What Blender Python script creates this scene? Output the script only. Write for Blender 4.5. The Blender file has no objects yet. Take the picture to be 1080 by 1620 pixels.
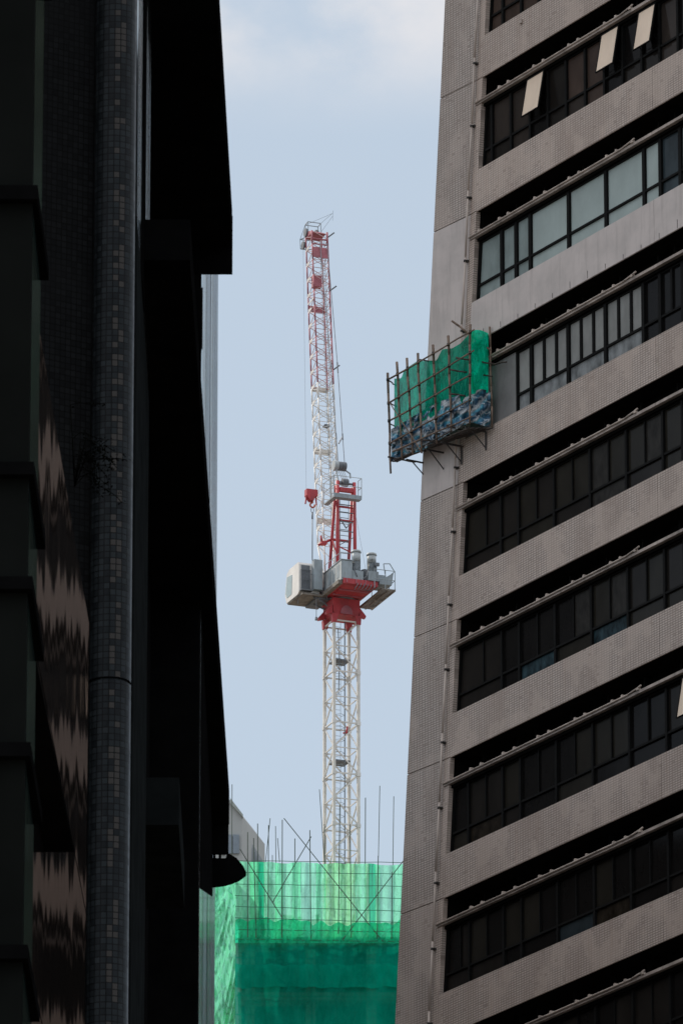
import bpy, random
from math import *
from mathutils import Vector, Matrix
random.seed(7)
sc = bpy.context.scene
COL = sc.collection
V = Vector

# ------------------------------------------------------------------ survey helpers
F_PX, PITCH, EYE = 13000.0, radians(18.9), 1.7      # long lens, looking up the street
def ray(px, py):
    x, y = px-540.0, 810.0-py
    return V((x, F_PX*cos(PITCH)-y*sin(PITCH), F_PX*sin(PITCH)+y*cos(PITCH)))
def at(px, py, Y):                                   # surveyed sight line met at street distance Y
    r = ray(px, py); k = Y/r.y
    return V((r.x*k, Y, EYE+r.z*k))
def atz(px, py, zc):
    r = ray(px, py)*(zc/F_PX)
    return V((r.x, r.y, r.z+EYE))
def lerp(a, b, t): return a+(b-a)*t

# ------------------------------------------------------------------ mesh builder
class MB:
    def __init__(self): self.v, self.f, self.s = [], [], []
    def face(self, idx, smooth=False): self.f.append(tuple(idx)); self.s.append(smooth)
    def add(self, *ps):
        n = len(self.v); self.v += [V(p) for p in ps]; return n
    def quad(self, a, b, c, d):
        n = self.add(a, b, c, d); self.face((n, n+1, n+2, n+3)); return self
    def hexa(self, p):                               # 8 points: bottom ring then top ring
        n = self.add(*p)
        for q in ((0,3,2,1),(4,5,6,7),(0,1,5,4),(1,2,6,5),(2,3,7,6),(3,0,4,7)):
            self.face([n+i for i in q])
        return self
    def box(self, x0, x1, y0, y1, z0, z1, T=None):
        T = T or (lambda p: V(p))
        return self.hexa([T(p) for p in ((x0,y0,z0),(x1,y0,z0),(x1,y1,z0),(x0,y1,z0),
                                          (x0,y0,z1),(x1,y0,z1),(x1,y1,z1),(x0,y1,z1))])
    def tube(self, a, b, r, n=6, r2=None, caps=True):
        a, b = V(a), V(b); d = (b-a)
        if d.length < 1e-6: return self
        d.normalize(); h = V((0,0,1)) if abs(d.z) < .9 else V((1,0,0))
        e1 = d.cross(h).normalized(); e2 = d.cross(e1)
        r2 = r if r2 is None else r2
        k = len(self.v)
        for i in range(n):
            t = 2*pi*i/n+pi/n; w = e1*cos(t)+e2*sin(t)
            self.v += [a+w*r, b+w*r2]
        for i in range(n):
            j = (i+1) % n
            self.face((k+2*i, k+2*j, k+2*j+1, k+2*i+1), n > 5)
        if caps:
            self.face([k+2*i for i in range(n)][::-1]); self.face([k+2*i+1 for i in range(n)])
        return self
    def path(self, pts, r, n=6):
        for a, b in zip(pts[:-1], pts[1:]): self.tube(a, b, r, n)
        return self
    def prism(self, pts, ext):
        n = len(pts); ext = V(ext)
        k = self.add(*pts); self.add(*[V(p)+ext for p in pts])
        self.face(list(range(k, k+n))[::-1]); self.face(range(k+n, k+2*n))
        for i in range(n):
            j = (i+1) % n
            self.face((k+i, k+j, k+n+j, k+n+i))
        return self
    def sheet(self, fn, nu, nv):
        k = len(self.v)
        for j in range(nv+1):
            for i in range(nu+1): self.v.append(V(fn(i/nu, j/nv)))
        for j in range(nv):
            for i in range(nu):
                a = k+j*(nu+1)+i
                self.face((a, a+1, a+nu+2, a+nu+1), True)
        return self
    def build(self, name, mat, parent=None, fix=True):
        o0 = worg(parent) if parent else V((0,0,0))
        me = bpy.data.meshes.new(name)
        me.from_pydata([tuple(p-o0) for p in self.v], [], self.f)
        for p, s in zip(me.polygons, self.s): p.use_smooth = s
        me.materials.append(mat)
        if fix:
            import bmesh
            bm = bmesh.new(); bm.from_mesh(me); bmesh.ops.recalc_face_normals(bm, faces=bm.faces)
            bm.to_mesh(me); bm.free()
        o = bpy.data.objects.new(name, me); COL.objects.link(o)
        if parent: o.parent = parent
        return o
def worg(o):
    p = V((0,0,0))
    while o: p += o.location; o = o.parent
    return p
def empty(name, loc, label, cat, group=None):
    o = bpy.data.objects.new(name, None); COL.objects.link(o)
    o.empty_display_size = .2; o.location = loc
    return tag(o, label, cat, group)
def tag(o, label, cat, group=None):
    o['label'] = label; o['category'] = cat
    if group: o['group'] = group
    return o

# ------------------------------------------------------------------ materials
class NT:
    def __init__(self, name):
        self.m = bpy.data.materials.new(name); self.m.use_nodes = True
        self.t = self.m.node_tree; self.t.nodes.clear()
        self.out = self.n('ShaderNodeOutputMaterial')
    def n(self, typ, **kw):
        nd = self.t.nodes.new(typ)
        for k, v in kw.items():
            if k.startswith('i_'):
                key = k[2:]; key = int(key) if key.isdigit() else key.replace('_', ' ')
                self.put(nd, key, v)
            else: setattr(nd, k, v)
        return nd
    def put(self, nd, key, v):
        if isinstance(v, bpy.types.NodeSocket): self.t.links.new(v, nd.inputs[key])
        else: nd.inputs[key].default_value = v
    def math(self, op, a, b=0.0, c=None):
        nd = self.n('ShaderNodeMath', operation=op); self.put(nd, 0, a); self.put(nd, 1, b)
        if c is not None: self.put(nd, 2, c)
        return nd.outputs[0]
    def mix(self, fac, a, b, blend='MIX'):
        nd = self.n('ShaderNodeMix', data_type='RGBA', blend_type=blend)
        self.put(nd, 0, fac); self.put(nd, 6, a); self.put(nd, 7, b)
        return nd.outputs[2]
    def noise(self, vec, scale, detail=3.0, rough=.5):
        nd = self.n('ShaderNodeTexNoise'); self.put(nd, 'Vector', vec)
        nd.inputs['Scale'].default_value = scale; nd.inputs['Detail'].default_value = detail
        nd.inputs['Roughness'].default_value = rough
        return nd.outputs[0]
    def ramp(self, fac, *stops):
        nd = self.n('ShaderNodeValToRGB'); self.put(nd, 0, fac)
        e = nd.color_ramp.elements
        while len(e) < len(stops): e.new(.5)
        for el, (p, c) in zip(e, stops):
            el.position = p; el.color = (*c, 1) if len(c) == 3 else c
        return nd.outputs[0]
    def obj(self): return self.n('ShaderNodeTexCoord').outputs['Object']
    def scale(self, vec, s):
        nd = self.n('ShaderNodeVectorMath', operation='MULTIPLY'); self.put(nd, 0, vec); nd.inputs[1].default_value = s
        return nd.outputs[0]
    def dot(self, vec, d):
        nd = self.n('ShaderNodeVectorMath', operation='DOT_PRODUCT'); self.put(nd, 0, vec); nd.inputs[1].default_value = d
        return nd.outputs['Value']
    def comb(self, x, y, z=0.0):
        nd = self.n('ShaderNodeCombineXYZ'); self.put(nd, 0, x); self.put(nd, 1, y); self.put(nd, 2, z); return nd.outputs[0]
    def sep(self, vec):
        nd = self.n('ShaderNodeSeparateXYZ'); self.put(nd, 0, vec); return nd.outputs
    def bump(self, h, strength=.3, dist=.01):
        nd = self.n('ShaderNodeBump'); self.put(nd, 'Height', h)
        nd.inputs['Strength'].default_value = strength; nd.inputs['Distance'].default_value = dist
        return nd.outputs[0]
    def pbr(self, col, rough=.6, metal=0.0, spec=.5, normal=None):
        p = self.n('ShaderNodeBsdfPrincipled')
        self.put(p, 'Base Color', (*col, 1) if isinstance(col, tuple) and len(col) == 3 else col)
        self.put(p, 'Roughness', rough); self.put(p, 'Metallic', metal); self.put(p, 'Specular IOR Level', spec)
        if normal is not None: self.put(p, 'Normal', normal)
        self.t.links.new(p.outputs[0], self.out.inputs[0]); return p
def grimy(name, col, grime, rough=.55, amt=.5, scale=1.4):
    m = NT(name); o = m.obj()
    a = m.noise(m.scale(o, (1,1,.3)), scale*2.2, 5, .7); b = m.noise(o, scale, 4, .6)
    c = m.ramp(b, (.3, tuple(x*.82 for x in col)), (.7, tuple(min(1,x*1.12) for x in col)))
    c = m.mix(m.math('MULTIPLY', m.ramp(a, (.5, (0,0,0)), (.72, (1,1,1))), amt), c, (*grime, 1))
    m.pbr(c, rough); return m.m
def simple(name, col, rough=.6, metal=0.0, spec=.5, var=.25, scale=3.0, stretch=(1,1,1), bump=0.0):
    m = NT(name); o = m.scale(m.obj(), stretch)
    n = m.noise(o, scale, 4.0, .6)
    lo = tuple(c*(1-var) for c in col); hi = tuple(min(1, c*(1+var)) for c in col)
    c = m.ramp(n, (.3, lo), (.7, hi))
    nm = m.bump(m.noise(o, scale*6, 3), bump) if bump else None
    m.pbr(c, rough, metal, spec, nm)
    return m.m

A_AZ = radians(30.9)
U = V((sin(A_AZ), -cos(A_AZ), 0)); NO = V((-cos(A_AZ), -sin(A_AZ), 0))   # along the facade (nearer), outward

def mosaic(name, base, grout, tw=.12, th=.062, u=tuple(U), stain=.45, mort=.013, per=.07):
    m = NT(name); o = m.obj()
    s = m.dot(o, u); z = m.sep(o)[2]; uv = m.comb(s, z)
    b = m.n('ShaderNodeTexBrick', offset=0.0, squash=1.0)
    m.put(b, 'Vector', uv); b.inputs['Scale'].default_value = 1.0
    b.inputs['Brick Width'].default_value = tw; b.inputs['Row Height'].default_value = th
    b.inputs['Mortar Size'].default_value = mort; b.inputs['Mortar Smooth'].default_value = .1
    b.inputs['Color1'].default_value = (*[c*(1-per) for c in base], 1)
    b.inputs['Color2'].default_value = (*[c*(1+per) for c in base], 1)
    b.inputs['Mortar'].default_value = (*grout, 1)
    big = m.noise(m.comb(m.math('MULTIPLY', s, 1.0), m.math('MULTIPLY', z, .35)), .9, 5, .6)
    streak = m.noise(m.comb(m.math('MULTIPLY', s, 7.0), m.math('MULTIPLY', z, .45)), 1.0, 5, .7)
    c = m.mix(m.math('MULTIPLY', m.ramp(big, (.30, (1,1,1)), (.60, (0,0,0))), stain*1.15), b.outputs[0],
              (base[0]*.55, base[1]*.5, base[2]*.47, 1))
    c = m.mix(m.math('MULTIPLY', m.ramp(streak, (.48, (0,0,0)), (.75, (1,1,1))), stain), c,
              (base[0]*.5, base[1]*.45, base[2]*.42, 1))
    # patches where the grout is filled flush (smoothed over)
    pat = m.ramp(m.noise(m.comb(m.math('MULTIPLY', s, .7), m.math('MULTIPLY', z, .6)), 1.3, 2, .5), (.50, (0,0,0)), (.58, (1,1,1)))
    c = m.mix(m.math('MULTIPLY', pat, .42), c, (base[0]*.93, base[1]*.9, base[2]*.88, 1))
    # blackened single tiles and rust runs
    tc_ = m.n('ShaderNodeTexWhiteNoise', noise_dimensions='2D'); m.put(tc_, 'Vector', m.comb(m.math('FLOOR', m.math('DIVIDE', s, tw)), m.math('FLOOR', m.math('DIVIDE', z, th))))
    dmask = m.math('MULTIPLY', m.math('GREATER_THAN', tc_.outputs[0], .94), m.ramp(m.noise(m.comb(s, z), 2.2, 3, .6), (.42, (0,0,0)), (.6, (1,1,1))))
    c = m.mix(m.math('MULTIPLY', dmask, .5), c, (base[0]*.45, base[1]*.42, base[2]*.4, 1))
    rust = m.ramp(m.noise(m.comb(m.math('MULTIPLY', s, 2.6), m.math('MULTIPLY', z, .22)), 1.0, 5, .75), (.57, (0,0,0)), (.75, (1,1,1)))
    c = m.mix(m.math('MULTIPLY', rust, stain*.8), c, (base[0]*.62, base[1]*.5, base[2]*.42, 1))
    m.pbr(c, .6, 0, .03 if base[0] < .05 else .3, m.bump(m.math('SUBTRACT', 1.0, b.outputs[1]), .35, .005))
    return m.m

M = {}
M['mosaic'] = mosaic('weathered_mosaic_tile', (.585,.485,.42), (.27,.22,.19))
M['mosaic_end'] = mosaic('end_strip_mosaic_tile', (.54,.46,.41), (.245,.21,.185), u=(sin(radians(35.9)), -cos(radians(35.9)), 0))
def render_mat():
    m = NT('smooth_repair_render'); o = m.obj(); s = m.dot(o, tuple(U)); z = m.sep(o)[2]
    st = m.noise(m.comb(m.math('MULTIPLY', s, 5.0), m.math('MULTIPLY', z, .4)), 1.0, 5, .65)
    pt = m.noise(m.comb(s, z), 1.1, 4, .6)
    c = m.mix(m.ramp(pt, (.4, (0,0,0)), (.65, (1,1,1))), (.60,.53,.495,1), (.51,.455,.425,1))
    c = m.mix(m.math('MULTIPLY', m.ramp(st, (.5, (0,0,0)), (.8, (1,1,1))), .5), c, (.28,.24,.22,1))
    m.pbr(c, .8, 0, .2, m.bump(st, .15, .01)); return m.m
M['render'] = render_mat()
M['ledge'] = simple('ledge_concrete', (.36,.30,.26), .8, var=.45, scale=2.2, stretch=(1,1,.4), bump=.2)
M['ledge_pipe'] = simple('painted_ledge_pipe', (.44,.36,.305), .55, var=.35, scale=2.5)
M['drain'] = simple('painted_drain_pipe', (.48,.40,.345), .5, var=.3, scale=1.6, stretch=(1,1,.3))
M['recess'] = simple('shade_dark_recess', (.006,.0055,.005), .9, spec=0, var=.3)  # shade of the deep recess put into a near-black colour
M['frame'] = simple('black_window_frame', (.008,.0078,.0075), .6, spec=.06, var=.2, scale=5)
M['jamb'] = simple('jamb_render', (.16,.145,.135), .8, var=.25, scale=2)
M['gap'] = simple('weep_stain_black', (.01,.01,.01), .9, spec=.1)  # near-black of the weep stains
def glass(name, col, var=.3, rough=.12, spec=.5, sc_=.8):
    m = NT(name); o = m.obj(); s = m.dot(o, tuple(U)); z = m.sep(o)[2]
    n = m.noise(m.comb(m.math('MULTIPLY', s, 1.4), m.math('MULTIPLY', z, .8)), sc_, 4, .6)
    f = m.noise(o, 14.0, 3, .7)
    c = m.ramp(n, (.3, tuple(x*(1-var) for x in col)), (.7, tuple(x*(1+var) for x in col)))
    c = m.mix(m.math('MULTIPLY', f, .25), c, (col[0]*.6, col[1]*.6, col[2]*.6, 1))
    m.pbr(c, rough, 0, spec*.10, m.bump(m.noise(o, .9, 2), .12, .02)); return m.m
M['g_brown'] = glass('brown_tinted_glass', (.060,.041,.033))
M['g_brown2'] = glass('grey_brown_glass', (.034,.027,.023))
M['g_dark'] = glass('dark_glass', (.017,.0145,.0125))
M['g_dark2'] = glass('dark_warm_glass', (.021,.0185,.0145))
M['g_night'] = glass('black_glass', (.008,.0072,.0068))
M['g_blue'] = glass('bluish_glass', (.03,.04,.045), .5)
M['g_blind'] = glass('pale_green_blind_behind_glass', (.39,.45,.43), .12, .25, .3)
M['g_blind2'] = glass('dusty_green_grey_glass', (.24,.285,.275), .3, .25, .3)
M['g_blind3'] = glass('grey_frosted_glass', (.27,.27,.255), .25, .3, .3)
M['g_blind4'] = glass('stained_frosted_glass', (.22,.23,.23), .55, .3, .3, 2.0)
M['g_curtain'] = glass('curtained_glass', (.028,.0255,.0225), .4, .2, .4, 3.0)
M['g_warm'] = glass('warm_room_glass', (.022,.017,.012), .7, .2, .4, 3.0)
M['g_teal'] = glass('teal_glass', (.022,.040,.047), .9, .2, .4, 2.5)  # teal-toned glass of a few lower panes
M['g_open'] = simple('open_pane_painted_glare', (.80,.63,.48), .3, var=.08, scale=1.5, stretch=(1,1,.4))  # bright reflection on the open panes put into a cream colour
M['panel'] = simple('grey_infill_panel', (.17,.165,.16), .75, var=.25, scale=1.2)

M['bamboo'] = simple('weathered_bamboo', (.18,.122,.088), .7, var=.5, scale=5, bump=.2)
M['bamboo_d'] = simple('dark_bamboo', (.04,.028,.022), .7, var=.5, scale=5)  # darker bamboo for the base, side and end poles
M['tie'] = simple('black_nylon_tie', (.015,.014,.014), .7)
M['steel_dark'] = simple('dark_bracket_steel', (.03,.026,.024), .6, var=.3)
M['plank'] = simple('dirty_plank', (.07,.055,.045), .85, var=.4, scale=3)
def net(name, col, trans=.25, diff=.45, var=.25, scale=1.2, stretch=(1,1,.4), crease=0, csc=1.0):
    m = NT(name); o = m.scale(m.obj(), stretch); n = m.noise(o, scale, 4, .6)
    c = m.ramp(n, (.3, tuple(x*(1-var) for x in col)), (.7, tuple(min(1, x*(1+var)) for x in col)))
    if crease:  # fold shade and highlights drawn into the colour as crease lines
        w_ = m.n('ShaderNodeVectorMath', operation='ADD'); m.put(w_, 0, m.scale(m.obj(), (1,1,.45))); q_ = m.n('ShaderNodeTexNoise'); m.put(q_, 'Vector', m.obj()); q_.inputs['Scale'].default_value = 1.3*csc
        m.put(w_, 1, m.scale(q_.outputs[1], (.35/csc,.35/csc,.35/csc)))
        r1 = m.math('ABSOLUTE', m.math('SUBTRACT', m.noise(w_.outputs[0], 2.4*csc, 3, .55), .5))
        r2 = m.math('ABSOLUTE', m.math('SUBTRACT', m.noise(w_.outputs[0], 5.5*csc, 3, .6), .5))
        c = m.mix(m.math('MULTIPLY', m.ramp(r1, (.0, (1,1,1)), (.05, (0,0,0))), crease), c, tuple(x*.35 for x in col)+(1,))
        c = m.mix(m.math('MULTIPLY', m.ramp(r2, (.0, (1,1,1)), (.06, (0,0,0))), crease*.7), c, tuple(min(1, x*1.5+.06) for x in col)+(1,))
    d = m.n('ShaderNodeBsdfDiffuse'); m.put(d, 'Color', c)
    t = m.n('ShaderNodeBsdfTranslucent'); m.put(t, 'Color', c)
    x = m.n('ShaderNodeBsdfTransparent'); x.inputs[0].default_value = (*[min(1, .55+.5*k) for k in col], 1)
    a = m.n('ShaderNodeMixShader'); a.inputs[0].default_value = 1-diff
    m.t.links.new(d.outputs[0], a.inputs[1]); m.t.links.new(t.outputs[0], a.inputs[2])
    b = m.n('ShaderNodeMixShader'); b.inputs[0].default_value = trans
    m.t.links.new(a.outputs[0], b.inputs[1]); m.t.links.new(x.outputs[0], b.inputs[2])
    m.t.links.new(b.outputs[0], m.out.inputs[0]); return m.m
M['net_fac'] = net('emerald_net_sunlit', (.0,.80,.46), .06, .5, .15, 3.0, crease=.5, csc=1.4)  # brighter copy of the cage net, sunlight put into its colour
M['net_facd'] = net('emerald_net_shaded', (.0,.44,.28), .14, .5, .7, 2.6, (1,1,.3), crease=.7, csc=1.3)  # darker copy of the cage net, shade put into its colour
M['net_pale'] = net('thin_pale_net', (.10,.42,.33), .3, .5)

# ------------------------------------------------------------------ right tower: tiled high-rise
A0 = at(727, 808, 200); A0.z = 0
def FP(s, z, d=0.0): return V((A0.x+U.x*s+NO.x*d, A0.y+U.y*s+NO.y*d, z))
def fsolve(px, py, d=0.0):                           # sight line met with the facade plane pushed out by d
    r = ray(px, py); k = (d+A0.x*NO.x+A0.y*NO.y)/(r.x*NO.x+r.y*NO.y)
    x, y = r.x*k, r.y*k
    return (x-A0.x)*U.x+(y-A0.y)*U.y, EYE+r.z*k
def s_pipe(z): return -1.43+.0967*(z-57.21)
def s_win(z): return s_pipe(z)+.27
def s_edge(z): return s_pipe(z)-1.60
PERIOD = 3.63
LEDGES = [84.74, 81.10, 77.46, 73.88, 70.24, 66.62, 63.01, 59.36, 55.74, 52.11]
S_R = 15.2
tower = empty('tiled_office_tower', FP(4, 0, -6), 'grey brown mosaic tiled high-rise with long dark ribbon windows on the right of the crane', 'building')
def fbox(mb, s0a, s1a, z0, z1, d0, d1, s0b=None, s1b=None):   # s0a/s1a at z0, s0b/s1b at z1
    s0b = s0a if s0b is None else s0b; s1b = s1a if s1b is None else s1b
    mb.hexa([FP(s0a,z0,d1), FP(s1a,z0,d1), FP(s1a,z0,d0), FP(s0a,z0,d0),
             FP(s0b,z1,d1), FP(s1b,z1,d1), FP(s1b,z1,d0), FP(s0b,z1,d0)])
    return mb
# core body behind the facade (tapers with the end wall), top and foot of the tower
mb = MB(); fbox(mb, s_edge(0)+.2, S_R, 0, 92, -14, -1.15, s_edge(92)+.2, S_R)
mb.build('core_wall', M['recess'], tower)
ztop, zbot = LEDGES[0]+.70, LEDGES[-1]-1.80
mb = MB(); fbox(mb, s_win(ztop), S_R, ztop, 92, -1.1, 0, s_win(92), S_R); mb.build('upper_wall', M['mosaic'], tower)
mb = MB(); fbox(mb, s_win(0), S_R, 0, zbot, -1.1, 0, s_win(zbot), S_R); mb.build('lower_wall', M['mosaic'], tower)
mb = MB(); fbox(mb, S_R+.02, S_R+14, 0, 92, -13, 0); mb.build('plain_wall', M['mosaic'], tower)
# end strip beside the windows, one lift of tiling per storey with an open joint between lifts
cuts = [0]+[L+.71 for L in reversed(LEDGES)]+[92]
for i in range(len(cuts)-1):
    z0, z1 = cuts[i]+.012, cuts[i+1]-.012
    smooth_ = False
    mb = MB()
    def strip(mb, z0, z1):
        mb.hexa([FP(s_edge(z0),z0,.14), FP(s_pipe(z0),z0,0), FP(s_pipe(z0)+.02,z0,-1.1), FP(s_edge(z0)+.1,z0,-1.1),
                 FP(s_edge(z1),z1,.14), FP(s_pipe(z1),z1,0), FP(s_pipe(z1)+.02,z1,-1.1), FP(s_edge(z1)+.1,z1,-1.1)])
    strip(mb, z0, z1)
    mid = (z0+z1)/2
    mb.build('end_wall', M['render'] if 72.5 < mid < 77.2 else M['mosaic_end'], tower)
    mb = MB(); fbox(mb, s_pipe(z0)+.002, s_win(z0), z0, z1, -.13, -.003, s_pipe(z1)+.002, s_win(z1))
    mb.build('jamb', M['mosaic'], tower)
# dark sheet behind the joints
JOINTS = [9.27]
pane_cycle = {}
def bays(row):
    if row == 1: return [None,1.43,2.36,3.28,4.14,5.02,5.93,6.83,7.69,8.58,9.40,10.25,11.1,11.95,12.8,13.65,S_R]
    if row == 2: return [None,1.87,2.56,3.24,5.08,6.84,8.61,9.36,10.27,11.1,12.8,14.4,S_R]
    if row == 3: return [2.55,3.25,5.0,6.75,8.50,9.27,10.3,11.1,12.8,14.4,S_R]
    if row == 0: return [None,2.0,2.9,3.75,4.6,5.5,6.35,7.2,8.05,9.30,10.2,11.9,13.6,S_R]
    if row in (4,5): return [None,1.74,2.58,4.27,5.96,7.64,9.31,10.2,11.9,13.6,S_R]
    return [None,.10,1.74,2.58,4.27,5.96,7.64,9.31,10.15,11.05,11.9,13.6,S_R]
D_G = -.20                                           # glass plane
OPEN = {(1,3):1, (1,7):1, (1,9):1, (6,8):1}
rr = random.Random(3)
for row, L in enumerate(LEDGES):
    w0, w1 = L-1.84, L-.02                           # window zone
    # spandrel above the recess of this storey
    zs0, zs1 = L+.70, L+.70+1.13
    segs = [(None, JOINTS[0]-.008), (JOINTS[0]+.008, S_R)]
    if row > 0:
        for (a, b) in segs:
            mb = MB()
            fbox(mb, s_win(zs0) if a is None else a, b, zs0, zs1, -.04, 0, s_win(zs1) if a is None else a, b)
            mb.build('spandrel', M['render'] if (row == 3 and a is None) or (row == 3) else M['mosaic'], tower)
    # soffit lip line under spandrel and recess back
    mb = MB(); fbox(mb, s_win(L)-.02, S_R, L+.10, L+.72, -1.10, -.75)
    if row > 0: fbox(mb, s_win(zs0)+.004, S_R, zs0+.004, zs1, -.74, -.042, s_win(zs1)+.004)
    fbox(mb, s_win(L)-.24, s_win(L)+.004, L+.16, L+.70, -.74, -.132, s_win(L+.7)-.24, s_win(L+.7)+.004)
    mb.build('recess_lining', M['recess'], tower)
    for q in bays(row)[1:-1]:
        if q < 11: fbox(MB(), q-.03, q+.03, L+.17, L+.70, -.75, -.60).build('recess_post', M['frame'], tower)
    # ledge slab with its broken joint
    for (a, b) in ((None, JOINTS[0]-.012), (JOINTS[0]+.012, S_R)):
        mb = MB(); s0 = s_pipe(L)+.05 if a is None else a
        fbox(mb, s0, b, L-.005, L+.07, -.72, .03)
        mb.build('ledge', M['ledge'], tower)
    mb = MB(); se = 8.45
    zc, dc = L+.075, .052
    mb.path([FP(s_pipe(L)+.05, zc-.02, dc), FP(se-.55, zc, dc), FP(se-.12, zc+.05, dc), FP(se, zc+.10, dc-.03)], .022, 8)
    cp = mb.build('ledge_pipe', M['ledge_pipe'], tower)
    base = [.55,1.05,2.05,2.55,3.75,4.25,5.45,5.95,7.15,7.65,8.35] if row != 3 else [1.9,2.4,3.6,4.1,5.3,5.8,6.9,7.4,8.35]
    for q in base:
        if q < s_pipe(L)+.1: continue
        q += rr.uniform(-.06,.06)
        mb = MB(); mb.prism([FP(q-.05,L+.073,-.02), FP(q+.05,L+.073,-.02), FP(q+.03,L+.14,-.02), FP(q-.02,L+.14,-.02)], NO*.09)
        mb.build('pipe_cleat', M['ledge_pipe'], cp)
    # near-black board under the ledge, shade put into its colour
    mb = MB(); fbox(mb, s_win(L)+.02, S_R, L-.10, L-.023, -.5, -.06); mb.build('under_ledge_shade_board', M['recess'], tower)
    # sill behind the spandrel top
    mb = MB(); fbox(mb, s_win(w0), S_R, w0-.06, w0+.012, -.50, -.06); mb.build('sill', M['jamb'], tower)
    # windows
    B = bays(row)
    if row == 3:
        mb = MB(); fbox(mb, s_win(w0)+.01, 2.55, w0, L-.08, -.3, -.12, s_win(L)+.01, 2.55); mb.build('infill_panel', M['panel'], tower)
    for k in range(len(B)-1):
        a0 = s_win(w0)+.02 if B[k] is None else B[k]; a1 = s_win(w1)+.02 if B[k] is None else B[k]
        b = B[k+1]; wid = b-a0
        if wid < .25: continue
        fm = MB(); t = .062 if row in (2,3) else .046; zt = w0+.56; zu = L-.08; zm = w0+.012
        fbox(fm, a0-.0, a0+t, zm, zu, D_G-.03, D_G+.07, a1, a1+t)      # left stile
        fbox(fm, b-t, b-.001, zm, zu, D_G-.03, D_G+.07)
        fbox(fm, a0+t, b-t, zm, zm+t, D_G-.03, D_G+.055, a0+t, b-t)
        fbox(fm, a0+t, b-t, zt-.03, zt+.03, D_G-.03, D_G+.06, a0+t+.03*(B[k] is None), b-t)
        fbox(fm, a1+t, b-t, zu-t, zu, D_G-.03, D_G+.055)
        opn = (row, k) in OPEN
        if row in (0,1,2): nsub = 1
        elif row == 3: nsub = max(1, round(wid/.58))
        else: nsub = 2 if wid > 1.2 else 1
        if row == 2 and k == 0: nsub = 1
        for j in range(1, nsub):
            q = a1+wid*j/nsub
            fbox(fm, q-(.045 if row == 3 else .024), q+(.045 if row == 3 else .024), zt+.03, zu-t, D_G-.03, D_G+.05)
        fr = fm.build('open_window' if opn else 'window', M['frame'], tower)
        def pick(lower=False):
            if row == 0: return 'g_brown'
            if row == 1: return ('g_night','g_brown2','g_brown2','g_night','g_dark','g_brown','g_brown','g_night','g_night','g_night','g_brown2')[k % 11] if not lower else ('g_dark','g_dark','g_brown2','g_night','g_dark','g_brown2','g_brown','g_night')[k % 8]
            if row == 2: return ('g_blind2','g_blind2','g_blind2','g_blind','g_blind','g_blind','g_blind','g_blue','g_blind2','g_dark')[min(k,9)]
            if row == 3: return ('g_blind4' if lower else 'g_blind3') if k < 4 else 'g_night'
            if row == 4: return rr.choice(['g_dark2','g_dark2','g_dark','g_curtain'])
            if row == 5: return 'g_teal' if lower and k in (2,4) else rr.choice(['g_dark','g_night','g_dark','g_night','g_dark2','g_curtain'])
            return rr.choice(['g_dark','g_night','g_night','g_dark','g_night','g_dark2','g_blue' if lower else 'g_night','g_warm' if lower else 'g_night'])
        # panes
        lo = MB(); fbox(lo, a0+t-.005, b-t+.005, zm+t-.005, zt-.025, D_G-.012, D_G+.004); lo.build('pane', M[pick(True)], fr)
        for j in range(nsub):
            q0 = a0+t-.005 if j == 0 else a1+wid*j/nsub+.02
            q1 = b-t+.005 if j == nsub-1 else a1+wid*(j+1)/nsub-.02
            pm = MB()
            q0b = q0 if (j or B[k] is not None) else a1+t-.005
            mt = M['g_night'] if opn else M[pick()]
            fbox(pm, q0, q1, zt+.025, zu-t+.005, D_G-.012, D_G+.004, q0b, q1)
            pm.build('pane', mt, fr)
        if opn:                                       # top-hung sash pushed outward
            ang = radians(10); h = zu-zt-.10
            hz, hd = zu-.0, D_G+.13
            def OP(s, v, o): return FP(s, hz-v*cos(ang)+o*sin(ang), hd+v*sin(ang)+o*cos(ang))
            def obox(m_, s0, s1, v0, v1, o0, o1):
                m_.hexa([OP(s0,v1,o1),OP(s1,v1,o1),OP(s1,v1,o0),OP(s0,v1,o0),OP(s0,v0,o1),OP(s1,v0,o1),OP(s1,v0,o0),OP(s0,v0,o0)])
            sm = MB(); q0, q1 = a1+.01, b-.01
            obox(sm, q0, q0+.035, 0, h, -.02, .022); obox(sm, q1-.035, q1, 0, h, -.02, .022)
            obox(sm, q0+.035, q1-.035, 0, .035, -.02, .022); obox(sm, q0+.035, q1-.035, h-.02, h, -.02, .022)
            for q in (q0+.02, q1-.02): sm.tube(OP(q, h*.8, -.03), FP(q, zt+.15, D_G+.02), .008, 5)
            sm.build('sash', M['frame'], fr)
            pm = MB(); obox(pm, q0+.028, q1-.028, .028, h-.028, -.004, .008); pm.build('pane', M['g_open'], fr)
# drain pipe down the window edge with collars and brackets
mb = MB(); pts = [FP(s_pipe(z)-.02, z, .09+.01*sin(z*1.7)) for z in [0,20,40]+[50+1.8*i for i in range(21)]]
mb.path(pts, .029, 8); dp = mb.build('drain_pipe', M['drain'], tower)
mb = MB()
for L in LEDGES:
    for dz in (-.55, 1.15):
        z = L+dz; c = FP(s_pipe(z)-.02, z, .09)
        mb = MB(); mb.tube(c-V((0,0,.028)), c+V((0,0,.028)), .040, 8); fbox(mb, s_pipe(z)-.07, s_pipe(z)+.04, z-.025, z+.025, .001, .06)
        mb.build('collar', M['steel_dark'], dp)
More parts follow.
